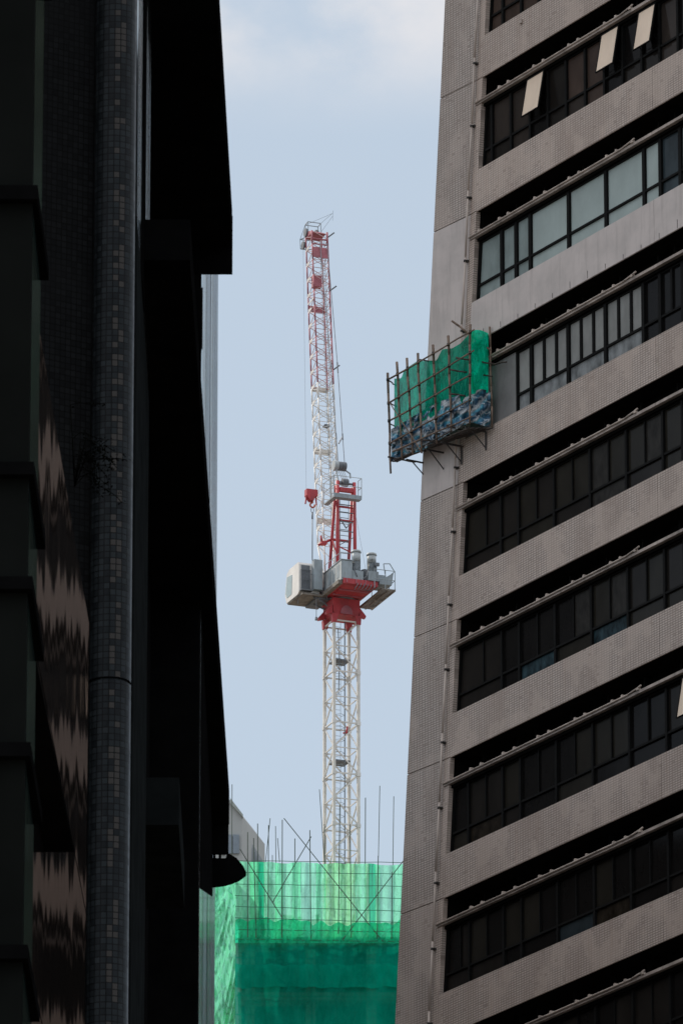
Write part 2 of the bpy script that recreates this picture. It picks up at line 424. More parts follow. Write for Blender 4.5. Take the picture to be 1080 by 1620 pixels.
# rust streak pins on the smooth spandrel
mb = MB()
for i in range(12):
    s_ = 1.2+i*.83; z = LEDGES[3]+.72
    mb = MB(); fbox(mb, s_-.009, s_+.009, z, z+rr.uniform(.10,.24), -.02, .004); mb.build('weep_stain', M['gap'], tower)
mb = MB(); zq = LEDGES[1]+2.2+.35
fbox(mb, 3.1, 3.22, LEDGES[0]-1.80-.32, LEDGES[0]-1.80-.22, -.02, .05); mb.build('vent_cap', M['ledge_pipe'], tower)

# ------------------------------------------------------------------ bamboo scaffold hung on the tower
D_S = .62
def SP(zx, zy, d=D_S):                               # scaffold survey: coordinates on the enlarged study
    s, z = fsolve(590+zx/4.5, 490+zy/4.5, d); return FP(s, z, d)
scaf = empty('bamboo_scaffold', SP(430, 960, .3), 'small bamboo scaffold cage bracketed to the corner of the tiled tower', 'scaffold')
def pole(a, b, r=.026, mat='bamboo', name='bamboo_pole'):
    m_ = MB(); n = 5; ps = []
    for i in range(n+1):
        p = lerp(V(a), V(b), i/n)
        if 0 < i < n: p += V((rr.uniform(-1,1), rr.uniform(-1,1), rr.uniform(-1,1)))*.012
        ps.append(p)
    for i in range(n): m_.tube(ps[i], ps[i+1], r*(1-.05*i), 7, r*(1-.05*(i+1)))
    return m_.build(name, M[mat], scaf)
verts = [((103,450),(125,1165)), ((168,372),(205,1055)), ((240,345),(282,1030)), ((318,310),(345,1020)), ((425,250),(452,950)), ((533,185),(555,870)), ((690,105),(686,815))]
for a, b in verts: pole(SP(*a), SP(*b), .035)
pole(SP(828,122,.07), SP(845,835,.07), .03)
pole(SP(560,80,D_S+.06), SP(830,285,.12), .03)
pole(SP(345,1015,D_S+.06), SP(105,640,D_S+.06), .018)
pole(SP(560,860,D_S+.08), SP(300,1000,D_S-.1), .022, 'bamboo_d')
rails = [((115,492),(718,142)), ((105,668),(715,290)), ((125,785),(690,465)), ((115,952),(690,640)), ((140,1010),(700,760))]
for a, b in rails: pole(SP(*a, d=D_S+.05), SP(*b, d=D_S+.05), .026)
# side (right) rails back to the wall, and the far-left end
for (zx, zy), (zx2, zy2) in (((590,342),(860,385)), ((545,425),(850,475)), ((540,598),(840,640)), ((560,80),(830,285))):
    d0 = D_S+.03+ (690-zx)*.0006
    pole(SP(zx, zy, d0), SP(zx2, zy2, .05), .024, 'bamboo_d' if zy != 80 else 'bamboo')
pole(SP(830,392,.04), SP(948,372,.04), .03, 'bamboo_d')
for zy in (500, 650, 800, 950): pole(SP(112, zy+5), SP(165, zy+40, .06), .02, 'bamboo_d')
pole(SP(330,355), SP(490,378,.3), .02, 'bamboo_d')
# base: outriggers, planks, steel brackets
for (a, b) in (((105,1047),(300,1085)), ((240,990),(395,1010)), ((350,925),(640,975)), ((430,882),(640,900)), ((520,822),(720,880))):
    pole(SP(*a, d=D_S+.12), SP(*b, d=.03), .026, 'bamboo_d')
for dd in (.10, .24, .38, .52): pole(SP(105+dd*120, 1060+dd*40, dd), SP(850-(dd-.1)*330, 842-(dd-.1)*10, dd), .026, 'bamboo_d')
pm = MB()
for d0 in (.08, .26, .44):
    a, b = SP(140+d0*60, 1085-0, d0), SP(820-d0*250, 850, d0)
    w = NO*.13; h = V((0,0,.03))
    pm.hexa([a, b, b+w, a+w, a+h, b+h, b+w+h, a+w+h])
pm.build('plank', M['plank'], scaf)
for (zx, z0, z1) in ((800,868,1000), (627,972,1100), (508,1020,1160), (380,1095,1215)):
    bm_ = MB(); p0, p1 = SP(zx, z0, .03), SP(zx, z1, .03)
    bm_.tube(p0, p1, .028, 4); q = p0+NO*.62; bm_.tube(p0, q, .026, 4); bm_.tube(p1+V((0,0,.06)), lerp(p0, q, .75), .016, 4)
    bm_.build('bracket', M['steel_dark'], scaf)
tm = MB()
for a, b in verts:
    for r0, r1 in rails[:4]:
        # tie at the crossing of pole and rail
        x0, y0 = a; x1, y1 = b; u0, v0 = r0; u1, v1 = r1
        den = (x1-x0)*(v1-v0)-(y1-y0)*(u1-u0)
        t = ((u0-x0)*(v1-v0)-(v0-y0)*(u1-u0))/den
        c = SP(x0+(x1-x0)*t, y0+(y1-y0)*t, D_S+.03)
        MB().tube(c-V((0,0,.035)), c+V((0,0,.035)), .042, 7).build('nylon_tie', M['tie'], scaf)
# green net inside the cage
def polyline(pts, x):
    for (x0,y0), (x1,y1) in zip(pts[:-1], pts[1:]):
        if x <= x1: return y0+(y1-y0)*(x-x0)/(x1-x0)
    return pts[-1][1]
TOPN = [(150,490),(200,488),(222,425),(310,368),(415,362),(450,362),(490,282),(560,275),(620,240),(690,165)]
BOTN = [(150,850),(330,760),(500,690),(690,600)]
from mathutils import noise as MN
def nz3(a, b, c): return MN.noise(V((a, b, c)))
def netfn(u, v):
    x = 150+(690-150)*u; yt, yb = polyline(TOPN, x), polyline(BOTN, x)+40
    d = D_S-.13+.10*nz3(x*.018, v*1.6, 1)+.05*nz3(x*.05, v*2.2, 5)
    return SP(x, yt+(yb-yt)*v, d)
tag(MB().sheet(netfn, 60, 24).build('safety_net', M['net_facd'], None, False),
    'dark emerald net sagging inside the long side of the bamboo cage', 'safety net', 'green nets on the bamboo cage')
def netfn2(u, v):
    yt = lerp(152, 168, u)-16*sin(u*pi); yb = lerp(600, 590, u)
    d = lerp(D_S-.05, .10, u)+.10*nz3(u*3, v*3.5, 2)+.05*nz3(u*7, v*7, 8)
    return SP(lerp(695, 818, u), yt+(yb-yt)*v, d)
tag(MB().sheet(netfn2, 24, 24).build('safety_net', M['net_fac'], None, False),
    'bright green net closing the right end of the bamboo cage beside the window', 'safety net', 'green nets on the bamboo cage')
# striped tarpaulin bundled at the foot of the cage
def tarp_mat():
    m = NT('striped_tarpaulin'); o = m.obj()
    w = m.noise(o, 1.1, 2, .5)
    s = m.math('ADD', m.math('ADD', m.math('MULTIPLY', m.dot(o, tuple(U)), .16), m.math('MULTIPLY', m.sep(o)[2], 1.0)), m.math('ADD', m.math('MULTIPLY', w, .55), m.math('MULTIPLY', m.dot(o, tuple(NO)), 1.3)))
    k = m.math('FRACT', m.math('MULTIPLY', s, 3.0))
    c = m.ramp(k, (.0, (.035,.15,.26)), (.25, (.05,.28,.38)), (.40, (.25,.29,.31)), (.52, (.42,.44,.45)), (.62, (.16,.20,.23)), (.74, (.02,.08,.15)), (1.0, (.03,.13,.22)))
    w_ = m.n('ShaderNodeVectorMath', operation='ADD'); m.put(w_, 0, m.comb(m.math('MULTIPLY', m.dot(o, tuple(U)), .55), m.math('MULTIPLY', m.sep(o)[2], 1.25), m.math('MULTIPLY', m.dot(o, tuple(NO)), .8))); q_ = m.n('ShaderNodeTexNoise'); m.put(q_, 'Vector', o); q_.inputs['Scale'].default_value = 1.5
    m.put(w_, 1, m.scale(q_.outputs[1], (.5,.5,.5)))
    r1 = m.math('ABSOLUTE', m.math('SUBTRACT', m.noise(w_.outputs[0], 2.0, 2, .5), .5)); r2 = m.math('ABSOLUTE', m.math('SUBTRACT', m.noise(w_.outputs[0], 3.6, 2, .5), .5))
    c = m.mix(m.ramp(r1, (.0, (.85,.85,.85)), (.055, (0,0,0))), c, (.012,.03,.05,1))  # fold shade painted as dark crease lines
    c = m.mix(m.ramp(r2, (.0, (.75,.75,.75)), (.035, (0,0,0))), c, (.62,.66,.68,1))  # silver highlights painted along the finer creases
    p = m.pbr(c, .38, 0, .5, m.bump(m.noise(m.scale(o, (1,1,2.2)), 2.2, 3, .55), .7, .08)); return m.m
M['tarp'] = tarp_mat()
TOPT = [(128,850),(210,805),(330,730),(480,650),(600,610),(690,575)]
BOTT = [(128,1085),(205,1040),(345,1005),(450,940),(555,870),(690,800)]
def tarpfn(u, v):
    x = 128+562*u; yt, yb = polyline(TOPT, x), polyline(BOTT, x)
    d = D_S-.09+.16*nz3(x*.013+v*.8, v*2.6-x*.004, 3)+.08*nz3(x*.03+v*2, v*6, 7)+.035*nz3(x*.09, v*12+x*.03, 9)
    return SP(x, yt+(yb-yt)*v, d)
def tarpfn2(u, v):
    d = lerp(D_S-.07, .1, u)+.14*nz3(u*2.5+v, v*3, 4)+.05*nz3(u*8, v*7+u*4, 6)
    return SP(lerp(690, 832, u), lerp(lerp(598, 585, u)-25*sin(u*pi), lerp(800, 838, u), v), d)
tag(MB().sheet(tarpfn, 90, 36).sheet(tarpfn2, 26, 26).build('tarpaulin', M['tarp'], None, False),
    'crumpled blue and white striped tarpaulin lining the foot of the bamboo cage', 'tarpaulin')

# ------------------------------------------------------------------ tower crane
M['cream'] = grimy('cream_crane_paint', (.72,.68,.62), (.36,.29,.22), amt=.55)
M['pinkish'] = simple('pinkish_faded_lacing', (.58,.40,.40), .55, var=.15)
M['white'] = simple('off_white_crane_paint', (.70,.67,.63), .5, var=.15, scale=.9)
M['red'] = grimy('red_crane_paint', (.46,.045,.055), (.20,.05,.05), amt=.6)  # red muted, distance haze put into the paint colour
M['red_d'] = simple('hazy_maroon_crane_paint', (.38,.12,.145), .6, var=.25, scale=1.5)  # maroon paled, distance haze put into the paint colour
M['cgrey'] = grimy('blue_grey_machine_paint', (.30,.345,.37), (.13,.12,.11))
M['cgrey2'] = grimy('pale_grey_machine_paint', (.43,.46,.465), (.2,.18,.16))
M['cdark'] = simple('dark_machine_metal', (.14,.15,.165), .55, var=.35, scale=2)  # dark metal lifted, distance haze put into its colour
M['rope'] = simple('steel_rope', (.24,.25,.27), .5)
M['cglass'] = simple('pale_cab_glass', (.36,.44,.44), .1, var=.1)
M['orange'] = simple('orange_hook_paint', (.50,.10,.05), .5)
M['rusty'] = simple('dirty_underside_steel', (.19,.165,.14), .7, var=.45, scale=2.5)
CO = atz(540, 975, 500)
HA = radians(21)
HX = V((-sin(HA), cos(HA), 0)); HY = V((-cos(HA), -sin(HA), 0)); HZ = V((0,0,1))
def C(x, y=None, z=None):
    if y is None: x, y, z = x
    return CO+HX*x+HY*y+HZ*z
def cbox(mb, x0,x1,y0,y1,z0,z1): return mb.box(x0,x1,y0,y1,z0,z1,C)
crane = empty('tower_crane', C(0,0,-27), 'red and white luffing tower crane with near-vertical jib rising behind the green netting', 'crane')
# mast
H = .79; ZB, ZT = -27.0, -.45
mast = MB()
for sx in (-1,1):
    for sy in (-1,1): cbox(mast, sx*H-.085, sx*H+.085, sy*H-.085, sy*H+.085, ZB, ZT)
mast = mast.build('mast', M['cream'], crane)
lat = MB(); gus = lat; BAY = 3.22
faces = [((-H,H),(-H,-H)), ((-H,H),(H,H)), ((H,H),(H,-H)), ((-H,-H),(H,-H))]
z = ZT-.1; i = 0
while z > ZB+1:
    for fi, (p, q) in enumerate(faces):
        P0 = lambda zz: C(p[0], p[1], zz); Q0 = lambda zz: C(q[0], q[1], zz)
        lat.tube(P0(z), Q0(z), .055, 4); lat.tube(P0(z-BAY/2), Q0(z-BAY/2), .04, 4)
        lat.tube(Q0(z-.05), P0(z-BAY/2), .05, 4); lat.tube(P0(z-BAY/2), Q0(z-BAY+.05), .05, 4)
        mid = (V(p)+V(q))/2
        for (pp, zz) in ((p, z-BAY/2), (q, z), (p, z)):
            e = (mid-V(pp))*.30
            a, b = C(pp[0], pp[1], zz), C(pp[0]+e.x, pp[1]+e.y, zz)
            gus.hexa([a-HZ*.24-HX*.012, b-HZ*.05-HX*.012, b-HZ*.05+HX*.012+HY*.012, a-HZ*.24+HX*.012+HY*.012,
                      a+HZ*.24-HX*.012, b+HZ*.05-HX*.012, b+HZ*.05+HX*.012+HY*.012, a+HZ*.24+HX*.012+HY*.012])
    for sx in (-1,1):
        for sy in (-1,1): cbox(gus, sx*H-.115, sx*H+.115, sy*H-.115, sy*H+.115, z-.14, z+.10)
    z -= BAY; i += 1
lat.build('lacing', M['white'], mast)
lad = MB(); z = ZT-.3
lx, ly = -.1, .30
lad.tube(C(lx,ly-.2,ZB), C(lx,ly-.2,ZT), .02, 4); lad.tube(C(lx,ly+.2,ZB), C(lx,ly+.2,ZT), .02, 4)
while z > ZB: lad.tube(C(lx,ly-.2,z), C(lx,ly+.2,z), .014, 4); z -= .33
z = ZT-2
while z > ZB:                                        # safety hoops
    lad.path([C(lx,ly-.2,z), C(lx-.35,ly-.32,z), C(lx-.62,ly,z), C(lx-.35,ly+.32,z), C(lx,ly+.2,z)], .013, 4); z -= .8
lad.build('ladder', M['cgrey'], mast)
for zz in (-3.0, -9.4, -15.9, -22.3):
    m_ = MB(); cbox(m_, -.55, .5, -.35, .62, zz, zz+.09); m_.build('rest_platform', M['cdark'], mast)
m_ = MB(); m_.tube(C(-.55,.0,ZB), C(-.55,.0,ZT), .035, 5); m_.path([C(-.6,.45,-1), C(-.62,.38,-3.0), C(-.6,.42,-5.2)], .03, 5)
m_.build('power_cable', M['cdark'], mast)
m_ = MB(); m_.path([C(.72,-.66,-6.75), C(.70,-.60,-7.15), C(.70,-.38,-7.2)], .06, 5); m_.build('rag', M['red'], mast)
# slewing head (red): tapered block with flared ears and an arch
hd = MB()
def ring(mb, w0, w1, z0, z1):
    mb.hexa([C(-w0,-w0,z0),C(w0,-w0,z0),C(w0,w0,z0),C(-w0,w0,z0),C(-w1,-w1,z1),C(w1,-w1,z1),C(w1,w1,z1),C(-w1,w1,z1)])
ring(hd, .84, .87, .06, .86); ring(hd, .78, .84, -.16, .06)
for sx in (-1,1):
    for sy in (-1,1):
        hd.hexa([C(sx*H-.13,sy*H-.12,-.72),C(sx*H+.12,sy*H-.12,-.72),C(sx*H+.12,sy*H+.12,-.72),C(sx*H-.12,sy*H+.12,-.72),
                 C(sx*.74-.2,sy*.74-.2,-.165),C(sx*.74+.2,sy*.74-.2,-.165),C(sx*.74+.2,sy*.74+.2,-.165),C(sx*.74-.2,sy*.74+.2,-.165)])
        # flared ears
        hd.prism([C(sx*.8,sy*.872,.42), C(sx*.8,sy*1.3,-.08), C(sx*.8,sy*1.26,-.22), C(sx*.8,sy*.872,-.12)], (HX*-.3*sx))
head = hd.build('slewing_head', M['red'], crane)
m_ = MB()
arch = [C(-.872,.40*cos(t),-.12+.55*sin(t)) for t in [pi*i/10 for i in range(11)]]
m_.prism(arch, -HX*.022); m_.build('arch_opening', M['red_d'], head)
m_ = MB(); k = 24
m_.tube(C(0,0,.87), C(0,0,.985), .98, 24); ringo = m_.build('slewing_ring', M['cdark'], crane)
# counter deck
dk = MB(); cbox(dk, -3.25, 1.9, -1.12, 1.12, 1.02, 1.34)
dk.hexa([C(-3.05,-.98,1.0),C(1.2,-.8,.9),C(1.2,.8,.9),C(-3.05,.98,1.0),C(-3.05,-.98,1.03),C(1.2,-.8,1.03),C(1.2,.8,1.03),C(-3.05,.98,1.03)])
deck = dk.build('counter_deck', M['red'], crane)
m_ = MB()
for y in (-.9,-.3,.3,.9): cbox(m_, -3.3,-3.26, y-.03, y+.03, 1.05, 1.32)
for x in (-2.2,-1.2,-.2): cbox(m_, x-.04, x+.04, -1.0, 1.0, .90, 1.0)
m_.build('deck_rib', M['red_d'], deck)
# electrical cabinet on the left of the deck
cb = MB(); cbox(cb, -3.15, -.15, .50, 1.22, 1.30, 2.50); cab_e = cb.build('machine_cabinet', M['cgrey2'], crane)
m_ = MB(); cbox(m_, -3.19,-3.152,.54,1.18,1.36,2.46); m_.build('end_panel', M['cgrey'], cab_e)
m_ = MB(); cbox(m_, -3.22,-.1,.46,1.26,2.502,2.55); cbox(m_, -3.2,-.1,.48,1.24,1.24,1.298); m_.build('trim', M['cgrey'], cab_e)
m_ = MB(); cbox(m_, -3.1,-.2,1.122,1.4,1.0,1.236); m_.build('bearer', M['rusty'], cab_e)
# winch motors
def motor(x, y, z0, z1, r):
    g = MB(); cbox(g, x-.32, x+.32, y-.34, y+.34, 1.35, z0); mo = g.build('winch_gearbox', M['cgrey'], crane)
    m_ = MB(); m_.tube(C(x,y,z0), C(x,y,lerp(z0,z1,.5)), r*.92, 16)
    m_.build('motor_body', M['cdark'], mo)
    m_ = MB()
    for j in range(10): m_.tube(C(x,y,z0+.08*j+.03), C(x,y,z0+.08*j+.06), r*1.0, 16)
    m_.build('cooling_fins', M['cgrey'], mo)
    m_ = MB(); m_.tube(C(x,y,lerp(z0,z1,.5)), C(x,y,z1-.06), r, 16); m_.tube(C(x,y,z1-.06), C(x,y,z1+.07), r*1.16, 16, r*1.05)
    m_.build('motor_hood', M['cgrey2'], mo)
motor(-2.9, .16, 1.9, 3.2, .27); motor(-3.0, -.80, 1.95, 3.1, .28)
m_ = MB(); m_.tube(C(-2.9,-.35,1.72), C(-2.5,-.75,1.72), .34, 16); m_.tube(C(-2.95,-.3,1.72), C(-2.9,-.36,1.72), .43, 16)
m_.build('winch_drum', M['cdark'], crane)
m_ = MB(); m_.tube(C(-1.5,-.5,1.7), C(-1.5,.3,1.7), .36, 16); m_.build('winch_drum', M['cdark'], crane)
m_ = MB(); cbox(m_, -3.1,-2.3,-1.7,-1.15,1.36,1.85); m_.hexa([C(-3.3,-2.0,1.2),C(-2.0,-2.0,1.2),C(-2.0,-1.2,1.2),C(-3.3,-1.2,1.2),
    C(-3.3,-2.1,2.0),C(-2.0,-2.1,1.7),C(-2.0,-1.2,1.4),C(-3.3,-1.2,1.4)]); m_.build('hydraulic_unit', M['cgrey'], crane)
# catwalk on the right
cw = MB(); y0, y1 = -2.02, -1.2
for x in [-3.75+.17*i for i in range(24)]: cbox(cw, x-.018, x+.018, y0, y1, .72, .78)
for y in (y0, (y0+y1)/2, y1): cbox(cw, -3.8, .15, y-.03, y+.03, .66, .79)
cbox(cw, -3.7,-3.2, -1.3,-1.1, .79,.84)
catw = cw.build('catwalk', M['rusty'], crane)
hr = MB()
for x in (-3.75,-2.8,-1.9,-.9,.1): hr.tube(C(x,y0,.75), C(x,y0,1.95), .026, 5)
for zz in (1.35, 1.95): hr.tube(C(-3.75,y0,zz), C(.1,y0,zz), .024, 5)
for y in (-1.4,-.7): hr.tube(C(-3.75,y,.75), C(-3.75,y,1.95), .026, 5)
for zz in (1.35,1.95): hr.tube(C(-3.75,y0,zz), C(-3.75,-.7,zz), .024, 5)
hr.path([C(-3.2,-1.6,1.9), C(-3.2,-1.5,2.55), C(-3.2,-1.9,2.6), C(-3.2,-2.2,2.15)], .03, 5)
hr.build('handrail', M['cgrey'], catw)
# deck clutter: hoses, guard rails, floodlights, rope bundles, small cabinets
m_ = MB(); cbox(m_, -2.2,-1.6,-1.0,-.6,1.36,2.05); m_.build('switch_box', M['cgrey2'], crane)
m_ = MB(); cbox(m_, -1.2,-.7,-1.05,-.55,1.36,1.85); m_.build('switch_box', M['cgrey'], crane)
m_ = MB()
for j in range(6):
    yy = -.9+.22*j; m_.path([C(-3.28,yy,1.1), C(-3.40,yy+.08,.9), C(-3.3,yy+.2,.72), C(-2.6,yy*.7,.88)], .026, 5)
m_.path([C(-3.2,-.45,1.9), C(-3.3,-.38,1.6), C(-3.25,-.2,1.42)], .04, 5); m_.path([C(-3.2,.45,2.1), C(-3.35,.36,1.7), C(-3.2,.2,1.5)], .035, 5)
m_.build('hose', M['cdark'], deck)
m_ = MB()
for x in (-3.1,-2.2,-1.3,-.4): m_.tube(C(x,1.24,2.55), C(x,1.24,3.0), .02, 4)
m_.tube(C(-3.1,1.24,3.0), C(-.4,1.24,3.0), .02, 4); m_.tube(C(-3.1,.5,2.55), C(-3.1,.5,3.0), .02, 4); m_.tube(C(-3.1,.5,3.0), C(-3.1,1.24,3.0), .02, 4)
m_.build('guard_rail', M['cgrey'], cab_e)
m_ = MB()
for x in (-2.6,-1.9,-1.2): cbox(m_, x-.22,x+.22,1.222,1.236,1.5,2.3)
m_.build('louvre', M['cgrey'], cab_e)
m_ = MB(); m_.tube(C(.0,1.0,1.2), C(.35,1.45,1.05), .06, 6); m_.path([C(.2,1.2,2.6), C(.5,1.1,2.2), C(.3,1.2,1.6), C(-.1,1.3,1.3)], .035, 5); m_.path([C(.0,1.3,2.3), C(-.3,1.4,1.8), C(-.2,1.3,1.1)], .03, 5); m_.path([C(.7,.8,2.6), C(.5,.95,1.9), C(.2,1.0,1.2)], .04, 5)
m_.build('cable_loop', M['cdark'], deck)
m_ = MB(); m_.tube(C(-3.3,-1.0,1.36), C(-3.3,-1.0,2.3), .03, 5); cbox(m_, -3.42,-3.28,-1.15,-.85,2.3,2.5); m_.build('floodlight', M['cdark'], deck)
# cab
x0, x1, y0, y1, z0, z1 = -.2, 1.85, 1.52, 2.84, 1.08, 3.12
cm = MB()
prof = [(x0,z0+.12),(x0+.25,z0),(x1+.10,z0),(x1+.36,z0+.6),(x1+.05,z1-.18),(x1-.35,z1),(x0+.15,z1),(x0,z1-.15)]
cm.prism([C(x,y0,zz) for x, zz in prof], HY*(y1-y0))
cab = cm.build('cab', M['white'], crane)
m_ = MB(); wy = y1+.006
m_.prism([C(x,wy,zz) for x, zz in ((x1-.02,z0+.3),(x1+.2,z0+.62),(x1-.02,z1-.4),(x0+1.15,z1-.5),(x0+1.25,z0+.32))], HY*.012); m_.build('window', M['cglass'], cab)
m_ = MB(); cbox(m_, x0-.02, x0-.004, y0+.62, y0+1.18, z0+.35, z1-.2); m_.build('door', M['cdark'], cab)
m_ = MB()
for y in [y0+.62+.14*i for i in range(5)]: m_.tube(C(x0-.10,y,z0+.3), C(x0-.10,y,z1-.55), .022, 4)
for zz in (z0+.3, z0+.9, z0+1.5, z1-.55): m_.tube(C(x0-.10,y0+.58,zz), C(x0-.10,y0+1.24,zz), .022, 4)
cbox(m_, x0-.35, x0-.0, y0+.55, y0+1.3, z0+.14, z0+.2)
for y in (y0+.58, y0+1.26): m_.tube(C(x0-.33,y,z0+.2), C(x0-.33,y,z0+1.2), .022, 4)
m_.tube(C(x0-.33,y0+.58,z0+1.2), C(x0-.33,y0+1.26,z0+1.2), .022, 4)
m_.build('door_rail', M['cdark'], cab)
m_ = MB(); cbox(m_, x0-.42, x0-.03, y0-.05, y0+.50, z0+.25, z1+.12); m_.build('control_box', M['cgrey'], cab)
m_ = MB(); cbox(m_, x0+.3, x1+.05, y0+.05, y1-.05, z0-.09, z0-.003); cbox(m_, x0-.3, x0+.35, y0-.3, y1-.1, z0-.12, z0-.02); m_.build('floor_frame', M['rusty'], cab)
m_ = MB(); cbox(m_, .2, 1.5, .95, 1.5, 1.5, 2.75); m_.build('side_cabinet', M['cream'], crane)
m_ = MB(); cbox(m_, -.3, 1.7, .9, 1.7, .84, .97)
m_.tube(C(-.2,1.6,.9), C(-.2,1.0,.5), .06, 5); m_.tube(C(.9,1.6,.9), C(.5,.9,.5), .06, 5); m_.tube(C(-.2,1.0,1.1), C(-.2,1.9,.9), .05, 5)
for j in range(5): m_.tube(C(-.6+.25*j,1.15,.8), C(-.5+.25*j,1.3,1.6), .035, 5)
m_.path([C(-.4,1.25,1.9),C(-.5,1.05,2.2),C(-.5,.8,2.1),C(-.45,.95,1.75),C(-.4,1.25,1.9)], .035, 5)
m_.build('cab_bearer', M['cdark'], crane)
m_ = MB(); m_.tube(C(-.3,1.75,1.0), C(-.3,1.75,-.35), .02, 5); m_.tube(C(-.3,1.75,-.35), C(-.3,1.75,-.55), .07, 8, .09); m_.tube(C(.6,2.6,1.0), C(.6,2.6,.7), .02, 5)
m_.build('plumb_weight', M['rope'], crane)
# A-frame
af = MB()
for sy in (-1,1):
    af.tube(C(-.85,sy*.58,1.34), C(-.75,sy*.54,8.42), .115, 8)
    af.tube(C(.75,sy*.62,1.34), C(-.45,sy*.55,8.2), .10, 8)
cbox(af, -.88,-.62,-.43,.43,7.75,8.0)
for zz in (6.75, 5.9): af.tube(C(-.78,-.54,zz), C(-.78,.54,zz), .06, 6)
af.tube(C(-.8,.55,4.2), C(-.8,-.55,3.8), .045, 6); af.tube(C(0.1,.58,4.9), C(0.1,-.58,4.9), .09, 6); af.tube(C(-.82,.55,3.5), C(.1,.58,4.9), .05, 6)
afr = af.build('a_frame', M['red'], crane)
m_ = MB()
for zz in [2.0+.38*i for i in range(14)]: m_.tube(C(-.45,-.28,zz), C(-.45,.28,zz), .022, 4)
for y in (-.28,.28): m_.tube(C(-.45,y,1.4), C(-.5,y,7.6), .025, 4)
for zz in (5.2,5.8,6.4,6.9): m_.tube(C(-.8,-.5,zz), C(-.8,.5,zz), .035, 4)
m_.tube(C(-.8,.4,6.0), C(-.8,0,5.4), .04, 4); m_.tube(C(-.8,-.4,6.0), C(-.8,0,5.4), .04, 4)
for a, b in ((2.6,3.3),(3.3,2.7),(4.2,4.9)): m_.tube(C(-.83,.55,a), C(-.83,-.55,b), .03, 4)
m_.build('ladder', M['cdark'], afr)
m_ = MB(); cbox(m_, .1,.45,.9,1.25,4.55,4.75); m_.tube(C(.1,.6,4.9), C(.3,1.4,4.5), .08, 6); m_.tube(C(.2,1.2,4.7), C(.25,1.25,5.1), .07, 6)
m_.build('jib_buffer', M['red'], afr)
m_ = MB(); m_.tube(C(-.75,-.12,8.35), C(-.75,.26,8.35), .25, 14); m_.tube(C(-.75,.45,8.3), C(-.75,.26,8.3), .12, 10); m_.tube(C(-.75,-.45,8.3), C(-.75,-.12,8.3), .07, 8); m_.build('head_sheave', M['cdark'], afr)
pf = MB(); cbox(pf, -1.45,-.98,-.75,1.05,7.12,7.24); cbox(pf, -.98,.3,.75,1.05,7.12,7.2); cbox(pf, -1.5,-1.45,-.75,1.05,7.1,7.36)
plat = pf.build('top_platform', M['cgrey'], afr)
m_ = MB()
for x, y in ((-1.45,-.75),(-1.45,1.05),(-.9,-.75),(-.9,1.05),(.3,1.05)): m_.tube(C(x,y,7.2), C(x,y,8.5), .026, 5)
for zz in (7.9,8.5):
    m_.path([C(-.9,-.75,zz),C(-1.45,-.75,zz),C(-1.45,1.05,zz),C(.3,1.05,zz)], .022, 5)
m_.build('handrail', M['cgrey2'], plat)
# pulley block above the A-frame
m_ = MB(); m_.tube(C(.25,-.36,9.75), C(.25,.14,9.75), .29, 14); blk = m_.build('luffing_block', M['cdark'], crane)
m_ = MB(); m_.tube(C(.25,.15,9.75), C(.25,.44,9.75), .32, 14); m_.build('sheave_cover', M['cgrey2'], blk)
m_ = MB(); m_.path([C(.25,-.4,9.5),C(.1,-.6,9.3),C(.1,-.62,9.0)], .05, 5); m_.tube(C(.25,.3,9.75), C(-.3,.3,8.5), .05, 5); m_.build('link', M['cgrey'], blk)
m_ = MB()
for y in (-.2,-.07,.06,.18): m_.tube(C(.25,y,9.6), C(-.7,y*.9,8.4), .018, 4)
m_.build('luffing_rope', M['rope'], blk)
# jib
JB, JT = V((1.95,0,3.3)), V((4.33,0,26.35))
JD = (JT-JB).normalized(); JP = V((JD.z,0,-JD.x)); JL = (JT-JB).length; HB = .52
def J(t, a, b): # t metres up the jib, a across the depth (+ = away from the deck), b across the width
    p = JB+JD*t+JP*a+V((0,b,0)); return C(p.x, p.y, p.z)
def taper(t): return min(1.0, .35+t/3.2) if t < 2.1 else 1.0
TR = 12.75                                            # red above this
def seg(m_w, m_r, t0, p0, t1, p1, r, n=4):
    tgt = m_r if (t0+t1)/2 > TR else m_w
    tgt.tube(J(t0, *p0), J(t1, *p1), r, n)
lw_, lr_ = MB(), MB(); chords = []
lw_h = MB(); lw_h.tube(J(0,0,-.5), J(0,0,.5), .12, 8)
ts = [0, 2.1]+[2.1+1.06*i for i in range(1, 21)]; ts = [t for t in ts if t < JL-.2]+[JL]
for sa in (-1,1):
    for sb in (-1,1):
        cw_, cr_ = MB(), MB(); chords.append((cw_, cr_))
        for t0, t1 in zip(ts[:-1], ts[1:]):
            seg(cw_, cr_, t0, (sa*HB*taper(t0), sb*HB*(.6+.4*taper(t0))), t1, (sa*HB*taper(t1), sb*HB*(.6+.4*taper(t1))), .048, 6)
